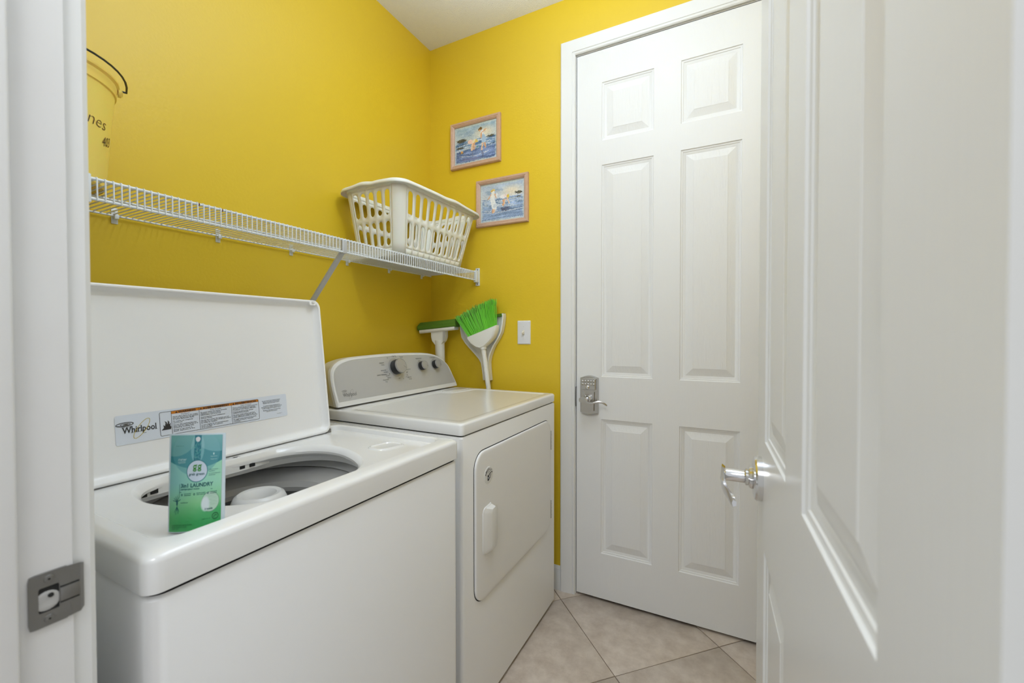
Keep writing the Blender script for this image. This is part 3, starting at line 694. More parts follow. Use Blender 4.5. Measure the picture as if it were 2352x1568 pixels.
for t, y, z, s in (('Timed Dry', 1.352, 1.107, .006), ('Timed', 1.400, 1.100, .008), ('Dry', 1.404, 1.092, .008), ('90', 1.325, 1.100, .006), ('20', 1.362, 1.104, .005), ('40', 1.376, 1.103, .005), ('DELICATE', 1.277, 1.082, .006), ('CASUAL', 1.285, 1.074, .005),
                   ('MORE DRY', 1.277, 1.052, .006), ('NORMAL', 1.290, 1.044, .006), ('ENERGY PREFERRED', 1.250, 1.035, .006), ('LESS DRY', 1.298, 1.029, .005), ('WRINKLE', 1.302, 1.021, .005), ('Automatic', 1.276, 1.014, .008), ('Dry', 1.288, 1.006, .008),
                   ('COOL DOWN', 1.420, 1.046, .005), ('OFF', 1.420, 1.034, .006), ('60', 1.420, 1.023, .005), ('30', 1.412, 1.016, .005), ('OFF', 1.366, 1.013, .006), ('20', 1.392, 1.010, .005), ('Fluff Air', 1.421, 1.012, .008), ('No Heat', 1.428, 1.005, .005),
                   ('TEMPERATURE', 1.500, 1.088, .0062), ('CYCLE SIGNAL', 1.601, 1.088, .0060), ('HIGH', 1.517, 1.079, .0045), ('LOUD', 1.618, 1.080, .0045), ('LOW', 1.552, 1.052, .0045), ('OFF', 1.652, 1.052, .0045)):
    dial_text(t, y, z, s)
flat_poly(b, FT, ell(1.3205, 1.0375, 0.0025, 0.0025, n=12))
letter(b, FT, 'Whirlpool', 1.070, 0.976, 0.019, width=0.061, bold=0.0002)
stroke(b, FT, ell(1.079, 0.996, 0.011, 0.003, 0.0, 30), 0.0009, True); stroke(b, FT, ell(1.080, 0.9958, 0.006, 0.0014, 0, 20), 0.0007, True)
stroke(b, FT, ell(1.106, 0.983, 0.019, 0.006, 0.95, 40), 0.0006, True)
b.done('lettering', 'greyink', cd, keep=True)
b = B()
for a in range(0, 360, 24):
    flat_poly(b, FT, ell(1.366+0.0375*math.cos(math.radians(a)), 1.061+0.0375*math.sin(math.radians(a)), 0.0014, 0.0014, n=8))
b.done('dial_marks', 'whiteink', cd, keep=True)

# dryer door
xf = DX1
def FR(y, z, d=0): return (xf+d, y, z)
dd = rrect(1.096, 1.706, 0.362, 0.833, 0.052, 8)
def dsh(o, d): 
    q = rrect(1.096+o, 1.706-o, 0.362+o, 0.833-o, 0.052-o, 8); return [FR(y, z, d) for y, z in q]
b = B(); b.rings([dsh(-0.003, 0.0002), dsh(-0.003, 0.0004)], False, True); b.done('door_gap', 'dark', dryer)
b = B(); b.rings([dsh(0, 0.0), dsh(0, 0.004), dsh(0.0012, 0.0062), dsh(0.004, 0.0072), dsh(0.012, 0.0078)], True, True)
ddoor = b.done('door', 'enamelf', dryer, ang=45)
# handle: raised pull with chamfered top right, plus finger scoop
hx = 0.0078
hp = [(1.133, 0.520), (1.133, 0.638), (1.137, 0.647), (1.146, 0.653), (1.183, 0.657), (1.200, 0.642), (1.200, 0.512), (1.190, 0.505), (1.146, 0.502), (1.137, 0.508)]
hc = (1.170, 0.58)
def hs(ky, kz, d, oy=0): return [FR(hc[0]+oy+(y-hc[0])*ky, hc[1]+(z-hc[1])*kz, d) for y, z in hp]
b = B(); b.rings([hs(1, 1, hx-0.001), hs(1, 1, hx+0.002), hs(0.93, 0.975, hx+0.004), hs(0.90, 0.96, hx+0.004), hs(0.55, 0.86, hx+0.017, 0.010), hs(0.40, 0.82, hx+0.018, 0.012)], False, True)
b.done('door_handle', 'plastic', ddoor, ang=28, label='raised white pull handle')
b = B(); sp = rrect(1.196, 1.231, 0.512, 0.636, 0.012, 5)
b.rings([[FR(y, z, hx+0.0002) for y, z in sp], [FR(1.2135+(y-1.2135)*.9, .574+(z-.574)*.96, hx+0.0006) for y, z in sp], [FR(1.2135+(y-1.2135)*.6, .574+(z-.574)*.9, hx-0.0001) for y, z in sp]], False, True)
b.done('finger_scoop', 'plastic', ddoor)
for z0, z1 in ((0.70, 0.782), (0.402, 0.480)):
    b = B(); b.box(xf+0.001, xf+0.0085, 1.7065, 1.7105, z0, z1, 0.001)
    for k in range(1, 5): b.box(xf+0.0082, xf+0.009, 1.7062, 1.7108, z0+(z1-z0)*k/5-0.0008, z0+(z1-z0)*k/5+0.0008)
    b.done('hinge', 'nickel', ddoor)
b = B(); b.lathe([(0.0265, 0), (0.0265, 0.0012), (0.024, 0.0016)], FR(1.170, 0.750, hx-0.0002), (1, 0, 0), 32, cap1=True)
bd = b.done('badge', 'plastic', dryer, label='small round white sticker with black emblem')
b = B(); BF = lambda a, c: FR(1.170+a, 0.750+c, hx+0.0019)
for i, ch in enumerate('AMERICA'):
    a = math.radians(160-i*23.5); vs, fs = glyphs(ch, 0.011, align='CENTER', bold=0.0003); rot = a-PI/2
    b.tris(vs, fs, lambda x, y, a=a, rot=rot: BF(0.0165*math.cos(a)+x*math.cos(rot)-y*math.sin(rot), 0.0165*math.sin(a)-0.002+x*math.sin(rot)+y*math.cos(rot)))
stroke(b, BF, [(-0.008, -0.010), (-0.002, -0.003), (0.004, 0.002), (0.012, 0.006)], 0.004)
stroke(b, BF, [(-0.008, 0.000), (-0.002, -0.006), (0.003, -0.013)], 0.005)
stroke(b, BF, [(0.006, -0.012), (0.009, -0.005), (0.013, -0.001)], 0.003); stroke(b, BF, [(-0.006, 0.007), (0.0, 0.010), (0.006, 0.010)], 0.0012)
flat_poly(b, BF, ell(-0.003, -0.013, 0.006, 0.005, 0.3, 12))
b.done('lettering', 'ink', bd, keep=True)
b = B(); flat_poly(b, lambda a, c: BF(a, c)[:1]+BF(a, c)[1:] if False else (BF(a, c)[0]+0.0002, BF(a, c)[1], BF(a, c)[2]), ell(-0.003, -0.009, 0.0025, 0.003, 0.3, 10)); b.done('emblem', 'sticker', bd, keep=True)

# ------------------------------------------------------------ wire shelf
SZ = 1.5165; SXF = -1.156; SXB = XA+0.010; SY_0, SY_1 = 0.205, 1.858
shelf = thing('wire_shelf', (-1.3, 1.03, SZ), 'long white vinyl-coated wire shelf on the yellow wall', 'shelf')
def rod(name, x, z, r): return B().tube([(x, SY_0, z), (x, SY_1, z)], r, 10).done(name, 'wire', shelf)
rod('front_rod', SXF, SZ, 0.0033); rod('lower_front_rod', SXF+0.001, SZ-0.041, 0.0033); rod('middle_rod', -1.279, SZ-0.0045, 0.0026); rod('back_rod', SXB, SZ-0.0045, 0.0026)
first = None; n = 0; pitch_ = 0.01318; y = 0.3775-12*pitch_
while y < SY_1-0.006:
    if y > SY_0+0.004:
        if first is None:
            p = [(SXB, 0, SZ-0.001), (SXF-0.006, 0, SZ+0.0005), (SXF-0.001, 0, SZ+0.0040), (SXF+0.003, 0, SZ+0.0030), (SXF+0.0043, 0, SZ-0.002), (SXF+0.0043, 0, SZ-0.044)]
            bb = B(); bb.tube(p, 0.00155, 6); first = bb.done('wire', 'wire', shelf); o = first
        else:
            o = first.copy(); COL.objects.link(o)
        o.matrix_basis = Matrix.Translation((0, y, 0))
    y += pitch_
# joiner clip at the left, end bracket at the right, wall clips, brace, rust
B().box(SXF-0.005, SXF+0.0065, 0.3725, 0.3815, SZ-0.050, SZ+0.008, 0.002).done('joiner_clip', 'wire', shelf)
for yy in (0.527, 0.783, 1.037, 1.297, 1.547, 1.789):
    b = B(); b.box(XA, XA+0.003, yy-0.007, yy+0.007, SZ-0.024, SZ+0.018, 0.001); b.box(XA+0.003, XA+0.017, yy-0.005, yy+0.005, SZ-0.013, SZ-0.0005, 0.002)
    b.lathe([(0.004, 0), (0.0035, 0.0025)], (XA+0.003, yy, SZ+0.010), (1, 0, 0), 12, cap1=True)
    b.done('wall_clip', 'wire', shelf)
b = B(); b.box(SXF-0.008, SXF+0.009, YB-0.030, YB-0.002, SZ-0.052, SZ+0.008, 0.002); b.box(SXF-0.012, SXF+0.012, YB-0.005, YB, SZ-0.068, SZ+0.022, 0.0015)
eb = b.done('end_bracket', 'wire', shelf, label='white plastic end bracket screwed to the back wall')
for dz in (0.014, -0.060): B().lathe([(0.003, 0), (0.0025, 0.002)], (SXF+0.002, YB-0.005, SZ+dz), (0, -1, 0), 12, cap1=True).done('screw', 'greyink', eb)
by = 1.018
b = B()
pa, pb_ = Vector((SXF+0.004, by, SZ-0.030)), Vector((XA+0.004, by+0.0, SZ-0.345))
dv = (pb_-pa).normalized(); nn_ = Vector((dv.z, 0, -dv.x))
R = []
for p in (pa-dv*0.0, pb_):
    R.append([p+nn_*0.0045+Vector((0, -0.0095, 0)), p-nn_*0.0015+Vector((0, -0.0095, 0)), p-nn_*0.0015+Vector((0, 0.0095, 0)), p+nn_*0.0045+Vector((0, 0.0095, 0))])
b.rings(R, True, True); b.box(SXF-0.004, SXF+0.006, by-0.009, by+0.009, SZ-0.046, SZ-0.004, 0.002)
b.done('brace', mat('grey_brace_metal', (0.52, 0.53, 0.54), 0.45), shelf, label='grey diagonal support brace')
b = B()
for yy, zz_ in ((0.578, 0), (0.632, 0), (0.640, 0), (0.628, -0.041), (0.44, -0.041), (0.80, -0.041), (0.735, -0.04)):
    b.tube([(SXF+0.0005, yy, SZ+zz_), (SXF+0.0005, yy+random.uniform(.001, .003), SZ+zz_)], 0.00345, 8)
b.done('rust_spots', 'rust', shelf)

# ------------------------------------------------------------ laundry basket
bk = thing('laundry_basket', (-1.285, 1.53, SZ+0.004), 'ivory plastic laundry basket with slotted sides on the wire shelf', 'laundry basket')
BZ0, BZ1 = SZ+0.0045, 1.790
def wall_xy(s, v):
    """s in metres along the unrolled perimeter fraction [0,1); v 0..1 height"""
    cx = -1.2845+(-1.267+1.2845)*v; cx = -1.289+0.018*v; cy = 1.525+0.003*v
    hx_ = 0.120+0.032*v; hy = 0.224+0.056*v; r = 0.036+0.006*v
    P = []
    per = 4*(hx_+hy)-8*r+2*PI*r; t = (s % 1.0)*per
    segs = [(2*(hy-r), 'L', (hx_, -(hy-r)), (0, 1)), (PI*r/2, 'C', (hx_-r, hy-r), 0), (2*(hx_-r), 'L', (hx_-r, hy), (-1, 0)), (PI*r/2, 'C', (-(hx_-r), hy-r), 90),
            (2*(hy-r), 'L', (-hx_, hy-r), (0, -1)), (PI*r/2, 'C', (-(hx_-r), -(hy-r)), 180), (2*(hx_-r), 'L', (-(hx_-r), -hy), (1, 0)), (PI*r/2, 'C', (hx_-r, -(hy-r)), 270)]
    for Ls, k, p, q in segs:
        if t <= Ls+1e-9:
            if k == 'L': return (cx+p[0]+q[0]*t, cy+p[1]+q[1]*t)
            a = math.radians(q)+t/r; return (cx+p[0]+r*math.cos(a), cy+p[1]+r*math.sin(a))
        t -= Ls
    return (cx+hx_, cy-(hy-r))
# perimeter stops (taken at mid height), sides: long 0..a, corner, short, corner ...
def stops(v):
    hx_ = 0.120+0.032*v; hy = 0.224+0.056*v; r = 0.036+0.006*v
    Ls = [2*(hy-r), PI*r/2, 2*(hx_-r), PI*r/2, 2*(hy-r), PI*r/2, 2*(hx_-r), PI*r/2]; tot = sum(Ls); c = [0]
    for l in Ls: c.append(c[-1]+l/tot)
    return c
def remap(k, t, v):  # segment k, local t 0..1
    c = stops(v); return wall_xy(c[k]+(c[k+1]-c[k])*min(max(t, 1e-6), 1-1e-6), v)
def BP(k, t, v, off=0):
    x, y = remap(k, t, v); x2, y2 = remap(k, min(t+0.01, 1), v); x1, y1 = remap(k, max(t-0.01, 0), v)
    dx, dy = x2-x1, y2-y1; l = math.hypot(dx, dy) or 1
    return (x+dy/l*off, y-dx/l*off, BZ0+(BZ1-BZ0)*v)
rows = [(0.13, 0.47), (0.555, 0.90)]
vlev = [0.0, 0.04, 0.09, 0.51, 0.945, 1.0]
TH = 0.0014
b = B()
def bquad(k, t0, t1, v0, v1, nt=1, nv=1):
    for i in range(nt):
        for j in range(nv):
            a, c = t0+(t1-t0)*i/nt, t0+(t1-t0)*(i+1)/nt; d, e = v0+(v1-v0)*j/nv, v0+(v1-v0)*(j+1)/nv
            b.bm.faces.new([b.bm.verts.new(BP(k, *p)) for p in ((a, d), (c, d), (c, e), (a, e))])
ncol = {0: 10, 4: 10, 2: 5, 6: 5}
for k in range(8):
    if k % 2: 
        bquad(k, 0, 1, 0, 1, 8, 6); continue
    n = ncol[k]; m0 = 0.0 if n == 10 else 0.0
    Lm = 0.41 if n == 10 else 0.205
    for (v0, v1) in ((0, 0.09), (0.945, 1.0)): bquad(k, 0, 1, v0, v1, n*4, 1)
    for ci in range(n):
        t0, t1 = ci/n, (ci+1)/n
        for (c0, c1), (s0, s1) in zip(((0.09, 0.51), (0.51, 0.945)), rows):
            # stadium hole ringed by the cell rectangle
            hw = 0.31*(t1-t0); tc_ = (t0+t1)/2; vr = hw*Lm*1.1/(BZ1-BZ0)
            K = 32; hole = []; rect = []
            for q in range(K):
                a = 2*PI*(q+0.5)/K; ca, sa = math.cos(a), math.sin(a)
                hole.append((tc_+hw*ca*(1 if abs(sa) > 0 else 1), (s1-vr if sa > 0 else s0+vr)+vr*sa))
                # matching point on rectangle
                kx = (t1-t0)/2; ky = (c1-c0)/2
                sca = 1/max(abs(ca), abs(sa)); rect.append((tc_+kx*ca*sca, (c0+c1)/2+ky*sa*sca))
            hv = [b.bm.verts.new(BP(k, *p)) for p in hole]; rv = [b.bm.verts.new(BP(k, *p)) for p in rect]
            for q in range(K): b.bm.faces.new((hv[q], hv[(q+1) % K], rv[(q+1) % K], rv[q]))
            # rectangle corners
            for q, (cxx, cyy) in {K//8-1: (t1, c1), 3*K//8-1: (t0, c1), 5*K//8-1: (t0, c0), 7*K//8-1: (t1, c0)}.items():
                b.bm.faces.new((rv[q], b.bm.verts.new(BP(k, cxx, cyy)), rv[(q+1) % K]))
body = b.done('basket_wall', 'basket', bk, ang=50, weld=1e-5)
md = body.modifiers.new('thickness', 'SOLIDIFY'); md.thickness = 0.0028; md.offset = 0
# bottom
b = B(); lo = [BP(k, t/6, 0) for k in range(8) for t in range(6)]
lo2 = [(-1.289+(x+1.289)*0.93, 1.525+(y-1.525)*0.96, BZ0-0.001) for x, y, z in lo]
b.rings([[(x, y, z+0.003) for x, y, z in lo], lo2], False, True); ob = b.done('basket_bottom', 'basket', bk)
md = ob.modifiers.new('thickness', 'SOLIDIFY'); md.thickness = 0.0025; md.offset = 1
# flared wavy rim
b = B(); NR = 26; ring = []
for k in range(8):
    for t in range(NR if k % 2 == 0 else 10):
        tt = t/(NR if k % 2 == 0 else 10); ring.append((k, tt))
def wave(k, t):
    if k in (0, 4):
        u = t if k == 0 else 1-t
        return 0.004*math.sin(PI*t)+0.005*math.exp(-((u-0.66)/0.13)**2)-0.002*math.exp(-((u-0.5)/0.08)**2)
    if k in (2, 6): return 0.003*math.sin(PI*t)+0.005*math.exp(-((t-0.35)/0.16)**2)-0.002*math.exp(-((t-0.62)/0.08)**2)
    return 0.0
def rimring(off, dz): return [(lambda p, w: (p[0], p[1], p[2]+dz+w))(BP(k, t, 1.0, off), wave(k, t)) for k, t in ring]
b.rings([rimring(0.0, -0.012), rimring(0.0015, -0.002), rimring(0.006, 0.004), rimring(0.014, 0.003), rimring(0.021, -0.002), rimring(0.024, -0.008), rimring(0.0245, -0.014)])
ob = b.done('basket_rim', 'basket', bk, ang=60); md = ob.modifiers.new('thickness', 'SOLIDIFY'); md.thickness = 0.0025; md.offset = 0

# ------------------------------------------------------------ bucket on the shelf
BC = (-1.29, 0.343); bz0, bz1 = SZ+0.004, 1.762
bu = thing('bucket', (BC[0], BC[1], bz0), 'translucent yellow plastic bucket with black wire handle at the left of the shelf', 'bucket')
def br(z): return 0.104+(0.1235-0.104)*(z-bz0)/(bz1-bz0)
b = B(); b.lathe([(0.02, bz0+0.004), (0.098, bz0+0.003), (0.100, bz0), (0.104, bz0+0.004), (br(bz1-0.03), bz1-0.03), (br(bz1-0.03)+0.003, bz1-0.029), (br(bz1-0.012)+0.003, bz1-0.012), (br(bz1)+0.001, bz1-0.008), (br(bz1)+0.0055, bz1-0.004), (br(bz1)+0.006, bz1), (br(bz1)+0.002, bz1+0.001), (br(bz1)-0.002, bz1-0.006), (0.1015, bz0+0.010), (0.02, bz0+0.008)], (BC[0], BC[1], 0), seg=72, cap0=True, cap1=True)
b.done('bucket_body', 'bucket', bu, ang=40)
hd = Vector((0.30, 0.954, 0)).normalized(); fd = Vector((0.954, -0.30, 0)).normalized()
for s in (1, -1):
    p = Vector((BC[0], BC[1], bz1-0.010))+hd*s*(br(bz1)+0.003)
    B().lathe([(0.009, 0), (0.009, 0.005), (0.005, 0.008)], p, hd*s, 16, cap1=True).done('handle_ear', 'bucket', bu)
cz = Vector((BC[0], BC[1], bz1-0.004)); rb = 0.141
tilt = math.radians(4); path = [cz+hd*(br(bz1)-0.002)]
for i in range(25):
    a = PI*i/24; c_, s_ = math.cos(a), math.sin(a)
    path.append(cz+hd*rb*c_+(fd*math.cos(tilt)+Vector((0, 0, 1))*math.sin(tilt))*(0.150*s_**0.85 if s_ > 0 else 0))
path.append(cz-hd*(br(bz1)-0.002))
B().tube(path, 0.0021, 8).done('wire_handle', 'black_wire', bu, label='thin black wire bail handle')
def BKT(a, c): z = c; r = br(z)+0.0006; th = a/r; return (BC[0]+r*math.cos(th), BC[1]+r*math.sin(th), z)
b = B()
letter(b, BKT, 'nes', 0.044, 1.640, 0.036, shear=0.25, bold=-0.0005)
vs, fs = glyphs('403', 0.024, shear=0.2)
b.tris(vs, fs, lambda x, y: BKT(0.083+x*0.95, 1.606+y*1.2+x*0.25))
b.done('lettering', 'marker', bu, keep=True)

# ------------------------------------------------------------ pictures
def canvas(w, h): return np.zeros((h, w, 3))
class Cv:
    def __init__(s, w, h):
        s.w, s.h = w, h; s.a = np.zeros((h, w, 3)); s.y, s.x = np.mgrid[0:h, 0:w]; s.x = s.x/(w-1); s.y = s.y/(h-1)
    def blend(s, mask, c): m = mask[..., None]; s.a = s.a*(1-m)+np.array(c, float)*m
    def ell(s, cx, cy, rx, ry, c, rot=0, al=1, soft=0.15):
        dx, dy = (s.x-cx), (s.y-cy)*s.asp; r = math.radians(rot)
        u = (dx*math.cos(r)+dy*math.sin(r))/rx; v = (-dx*math.sin(r)+dy*math.cos(r))/(ry*s.asp)
        d = np.sqrt(u*u+v*v); s.blend(np.clip((1-d)/soft+0.5, 0, 1)*al, c)
    def line(s, p, q, wd, c, al=1):
        p = np.array((p[0], p[1]*s.asp)); q = np.array((q[0], q[1]*s.asp)); d = q-p; X = np.stack([s.x, s.y*s.asp], -1)-p
        t = np.clip((X@d)/(d@d), 0, 1); r = np.linalg.norm(X-t[..., None]*d, axis=-1)
        s.blend(np.clip((wd-r)/0.004+0.5, 0, 1)*al, c)
def beach(seed, kids, palette):
    rng = np.random.default_rng(seed); c = Cv(190, 142); c.asp = 142/190
    sky0, sky1, sea, wet = palette
    t = c.y[..., None]; hz = 0.60
    n = rng.random((18, 24)); 
    def noise(gy, gx):
        g_ = rng.random((gy, gx)); yy = c.y*(gy-1); xx = c.x*(gx-1); y0 = np.minimum(yy.astype(int), gy-2); x0 = np.minimum(xx.astype(int), gx-2); fy, fx = yy-y0, xx-x0
        return g_[y0, x0]*(1-fy)*(1-fx)+g_[y0+1, x0]*fy*(1-fx)+g_[y0, x0+1]*(1-fy)*fx+g_[y0+1, x0+1]*fy*fx
    c.a = np.array(sky0)*(1-(t-hz)/0.4)+np.array(sky1)*((t-hz)/0.4)
    c.a = c.a+((noise(10, 12)-0.5)*26)[..., None]
    c.ell(0.72, 0.74, 0.2, 0.12, (236, 222, 196), al=0.8, soft=1.2)
    for i in range(9): c.ell(0.1+rng.random()*0.4, 0.70+rng.random()*0.14, 0.06, 0.02, (140, 165, 195), al=0.6, soft=0.8)
    m = (c.y < hz).astype(float); seac = np.array(sea)+((noise(50, 9)-0.5)*110)[..., None]*np.array((0.9, 0.9, 1)); c.a = c.a*(1-m[..., None])+seac*m[..., None]
    m = np.clip((0.40-c.y)/0.08, 0, 1); wc = np.array(wet)+((noise(60, 7)-0.5)*95)[..., None]; c.a = c.a*(1-m[..., None])+wc*m[..., None]
    for i in range(44):
        y = 0.33+rng.random()*0.27; x = rng.random(); c.line((x-0.12*rng.random()-0.03, y), (x+0.12*rng.random()+0.03, y+rng.normal()*0.008), 0.002+0.005*rng.random(), (220, 228, 234), al=0.75)
    for p, q in kids['foam']: c.line(p, q, 0.006, (234, 238, 240), al=0.8)
    for (x, y, rx, ry) in kids['rocks']:
        c.ell(x, y, rx, ry, (62, 66, 62), soft=0.3)
        for i in range(8): c.ell(x+rng.normal()*rx*0.5, y+rng.normal()*ry*0.4, rx*0.25, ry*0.2, (120, 112, 88), al=0.7)
    for s in kids['strokes']: 
        if s[0] == 'e': c.ell(*s[1:6], **(s[6] if len(s) > 6 else {}))
        else: c.line(*s[1:])
    # pale vignette of bare paper toward the edges
    e = np.minimum(np.minimum(c.x, 1-c.x)*1.3, np.minimum(c.y, 1-c.y)*1.0); m = np.clip(1-(e-0.02)/0.05+(noise(20, 26)-0.5)*0.5, 0, 1); c.blend(m*0.92, (205, 216, 216))
    gx_, gy_ = noise(48, 64)-0.5, noise(48, 64)-0.5
    yy = np.clip(np.rint(c.y*(c.h-1)+gy_*5), 0, c.h-1).astype(int); xx = np.clip(np.rint(c.x*(c.w-1)+gx_*6), 0, c.w-1).astype(int)
    c.a = c.a[yy, xx]+((noise(142, 190)-0.5)*26+(noise(70, 60)-0.5)*22)[..., None]
    return np.clip(c.a, 0, 255)
SK, SK2 = (222, 168, 128), (240, 200, 165)
kid1 = dict(foam=[((0.05, 0.47), (0.35, 0.53)), ((0.35, 0.53), (0.62, 0.56)), ((0.62, 0.55), (0.95, 0.60)), ((0.1, 0.22), (0.5, 0.16)), ((0.5, 0.16), (0.8, 0.22))],
  rocks=[(0.17, 0.63, 0.11, 0.045), (0.85, 0.60, 0.09, 0.025), (0.13, 0.44, 0.08, 0.02)],
  strokes=[('e', 0.62, 0.82, 0.045, 0.06, (110, 84, 44)), ('e', 0.605, 0.80, 0.02, 0.03, SK), ('l', (0.655, 0.76), (0.68, 0.62), 0.035, (232, 232, 236)), ('l', (0.68, 0.62), (0.70, 0.50), 0.045, (170, 198, 226)), ('l', (0.65, 0.74), (0.63, 0.60), 0.012, SK), ('l', (0.67, 0.45), (0.65, 0.28), 0.016, SK2), ('l', (0.72, 0.45), (0.74, 0.32), 0.016, SK), ('l', (0.67, 0.74), (0.74, 0.80), 0.010, SK),
    ('e', 0.39, 0.555, 0.075, 0.055, (238, 206, 196)), ('e', 0.48, 0.56, 0.06, 0.045, (236, 224, 196)), ('e', 0.525, 0.545, 0.035, 0.045, (226, 196, 100)), ('l', (0.43, 0.50), (0.41, 0.34), 0.017, SK2), ('l', (0.46, 0.50), (0.46, 0.34), 0.015, SK), ('l', (0.48, 0.54), (0.50, 0.40), 0.010, SK),
    ('e', 0.17, 0.33, 0.03, 0.035, (212, 156, 90)), ('l', (0.11, 0.30), (0.21, 0.29), 0.008, (90, 84, 60)), ('e', 0.545, 0.38, 0.018, 0.022, (70, 150, 110)), ('l', (0.42, 0.30), (0.44, 0.16), 0.014, (100, 108, 140), 0.6), ('l', (0.66, 0.24), (0.68, 0.12), 0.018, (92, 100, 136), 0.6), ('l', (0.2, 0.12), (0.6, 0.09), 0.02, (120, 124, 170), 0.6)])
kid2 = dict(foam=[((0.03, 0.56), (0.3, 0.58)), ((0.6, 0.60), (0.95, 0.64)), ((0.02, 0.26), (0.35, 0.22)), ((0.35, 0.22), (0.95, 0.26)), ((0.1, 0.30), (0.4, 0.27))],
  rocks=[(0.87, 0.665, 0.075, 0.035), (0.86, 0.56, 0.07, 0.012)],
  strokes=[('e', 0.29, 0.815, 0.055, 0.035, (232, 206, 130)), ('e', 0.285, 0.79, 0.032, 0.04, (214, 178, 90)), ('l', (0.29, 0.74), (0.28, 0.58), 0.04, (240, 238, 234)), ('l', (0.28, 0.56), (0.33, 0.36), 0.055, (232, 236, 240)), ('l', (0.32, 0.40), (0.37, 0.42), 0.03, (206, 216, 230)), ('l', (0.25, 0.72), (0.17, 0.60), 0.013, SK), ('l', (0.33, 0.72), (0.37, 0.62), 0.013, SK), ('e', 0.38, 0.68, 0.022, 0.07, (236, 238, 240)), ('l', (0.29, 0.32), (0.28, 0.24), 0.016, SK), ('l', (0.33, 0.32), (0.31, 0.24), 0.014, SK2),
    ('e', 0.54, 0.62, 0.075, 0.055, (240, 238, 240)), ('e', 0.59, 0.635, 0.05, 0.04, (238, 220, 216)), ('e', 0.64, 0.615, 0.034, 0.055, (226, 196, 84)), ('l', (0.53, 0.52), (0.53, 0.38), 0.018, SK), ('l', (0.57, 0.53), (0.55, 0.42), 0.014, SK2), ('l', (0.61, 0.58), (0.66, 0.43), 0.010, SK2),
    ('e', 0.58, 0.30, 0.10, 0.045, (76, 84, 112), dict(al=0.6, soft=0.8)), ('l', (0.50, 0.27), (0.66, 0.34), 0.010, (66, 70, 96), 0.7), ('l', (0.48, 0.32), (0.60, 0.24), 0.008, (66, 70, 96), 0.7)])
def picture(x0, x1, z0, z1, cv, label, dy=0.018):
    t = thing('framed_picture', ((x0+x1)/2, YB, z0), label, 'picture', 'beach pictures beside the door')
    fw = 0.0225; b = B()
    pr = [(0, 0), (0, dy*0.7), (0.003, dy), (0.011, dy), (0.014, dy*0.85), (0.016, dy*0.9), (fw, dy*0.55), (fw, 0.002)]
    R = [[(x, YB-0.0005-hh, z) for d, hh in pr for x, z in [c(d)]] for c in (lambda d: (x0+d, z0+d), lambda d: (x1-d, z0+d), lambda d: (x1-d, z1-d), lambda d: (x0+d, z1-d))]
    names = [(0, 1), (1, 2), (2, 3), (3, 0)]
    for i, j in names:
        bb = B(); bb.rings([R[i], R[j]], True, True); bb.done('frame_rail', 'wood', t, ang=20)
    print_grid('print', cv, lambda u, v: (x0+fw+(x1-x0-2*fw)*u, YB-0.005, z0+fw+(z1-z0-2*fw)*v), 'pic', t)
picture(-1.315, -1.018, 2.060, 2.298, beach(3, kid1, ((196, 208, 214), (150, 182, 206), (96, 132, 176), (104, 128, 178))), 'upper left framed beach print, child standing beside one bending down')
picture(-1.158, -0.866, 1.742, 1.978, beach(8, kid2, ((206, 212, 220), (176, 196, 220), (138, 164, 200), (140, 164, 200))), 'lower right framed beach print, child in white dress and sun hat')

# ------------------------------------------------------------ light switch
sw = thing('light_switch', (-0.893, YB, 1.15), 'white wall switch plate with ivory toggle beside the door casing', 'light switch')
b = B(); s0 = rrect(-0.928, -0.858, 1.151, 1.266, 0.003, 3)
def sws(k, d): return [(-0.893+(x+0.893)*(1-k/0.035), YB-d, 1.2085+(z-1.2085)*(1-k/0.0575)) for x, z in s0]
b.rings([sws(0, 0), sws(0, 0.002), sws(0.004, 0.006), sws(0.006, 0.0063)], False, True); b.done('switch_plate', 'plate', sw)
B().box(-0.8975, -0.8885, YB-0.0075, YB-0.006, 1.197, 1.220, 0.0005).done('toggle_slot', 'ivory', sw)
b = B(); b.box(-0.004, 0.004, -0.016, 0, -0.006, 0.006, 0.0015, mtx=Matrix.Translation((-0.893, YB-0.005, 1.211)) @ Matrix.Rotation(math.radians(28), 4, 'X')); b.done('toggle', 'ivory', sw)
for dz in (0.030, -0.030): B().lathe([(0.0032, 0), (0.0026, 0.0012)], (-0.893, YB-0.0062, 1.2085+dz), (0, -1, 0), 12, cap1=True).done('screw', 'tubw', sw)

# ------------------------------------------------------------ dustpan, broom, mop
dp = thing('dustpan', (-1.09, 1.855, 0.97), 'white upright dustpan with green lip, clipped behind the broom', 'dustpan')
L_ = [(-1.248, 1.262), (-1.247, 1.233), (-1.237, 1.184), (-1.216, 1.155), (-1.193, 1.132), (-1.158, 1.100), (-1.132, 1.074), (-1.120, 1.055), (-1.115, 1.030), (-1.110, 1.000), (-1.107, 0.969)]
R_ = [(-0.992, 1.302), (-0.990, 1.288), (-0.994, 1.250), (-1.002, 1.210), (-1.020, 1.178), (-1.043, 1.145), (-1.058, 1.115), (-1.068, 1.090), (-1.074, 1.060), (-1.073, 1.030), (-1.067, 0.969)]
b = B(); R = []
for (l, r) in zip(L_, R_):
    w = r[0]-l[0]; ed = min(0.006, w*0.2)
    R.append([(l[0], 1.866, l[1]), (l[0], 1.838, l[1]), (l[0]+ed, 1.836, l[1]+(r[1]-l[1])*0.05), (l[0]+ed*2, 1.856, l[1]+(r[1]-l[1])*0.1), (r[0]-ed*2, 1.856, r[1]-(r[1]-l[1])*0.1), (r[0]-ed, 1.836, r[1]), (r[0], 1.838, r[1]), (r[0], 1.866, r[1])])
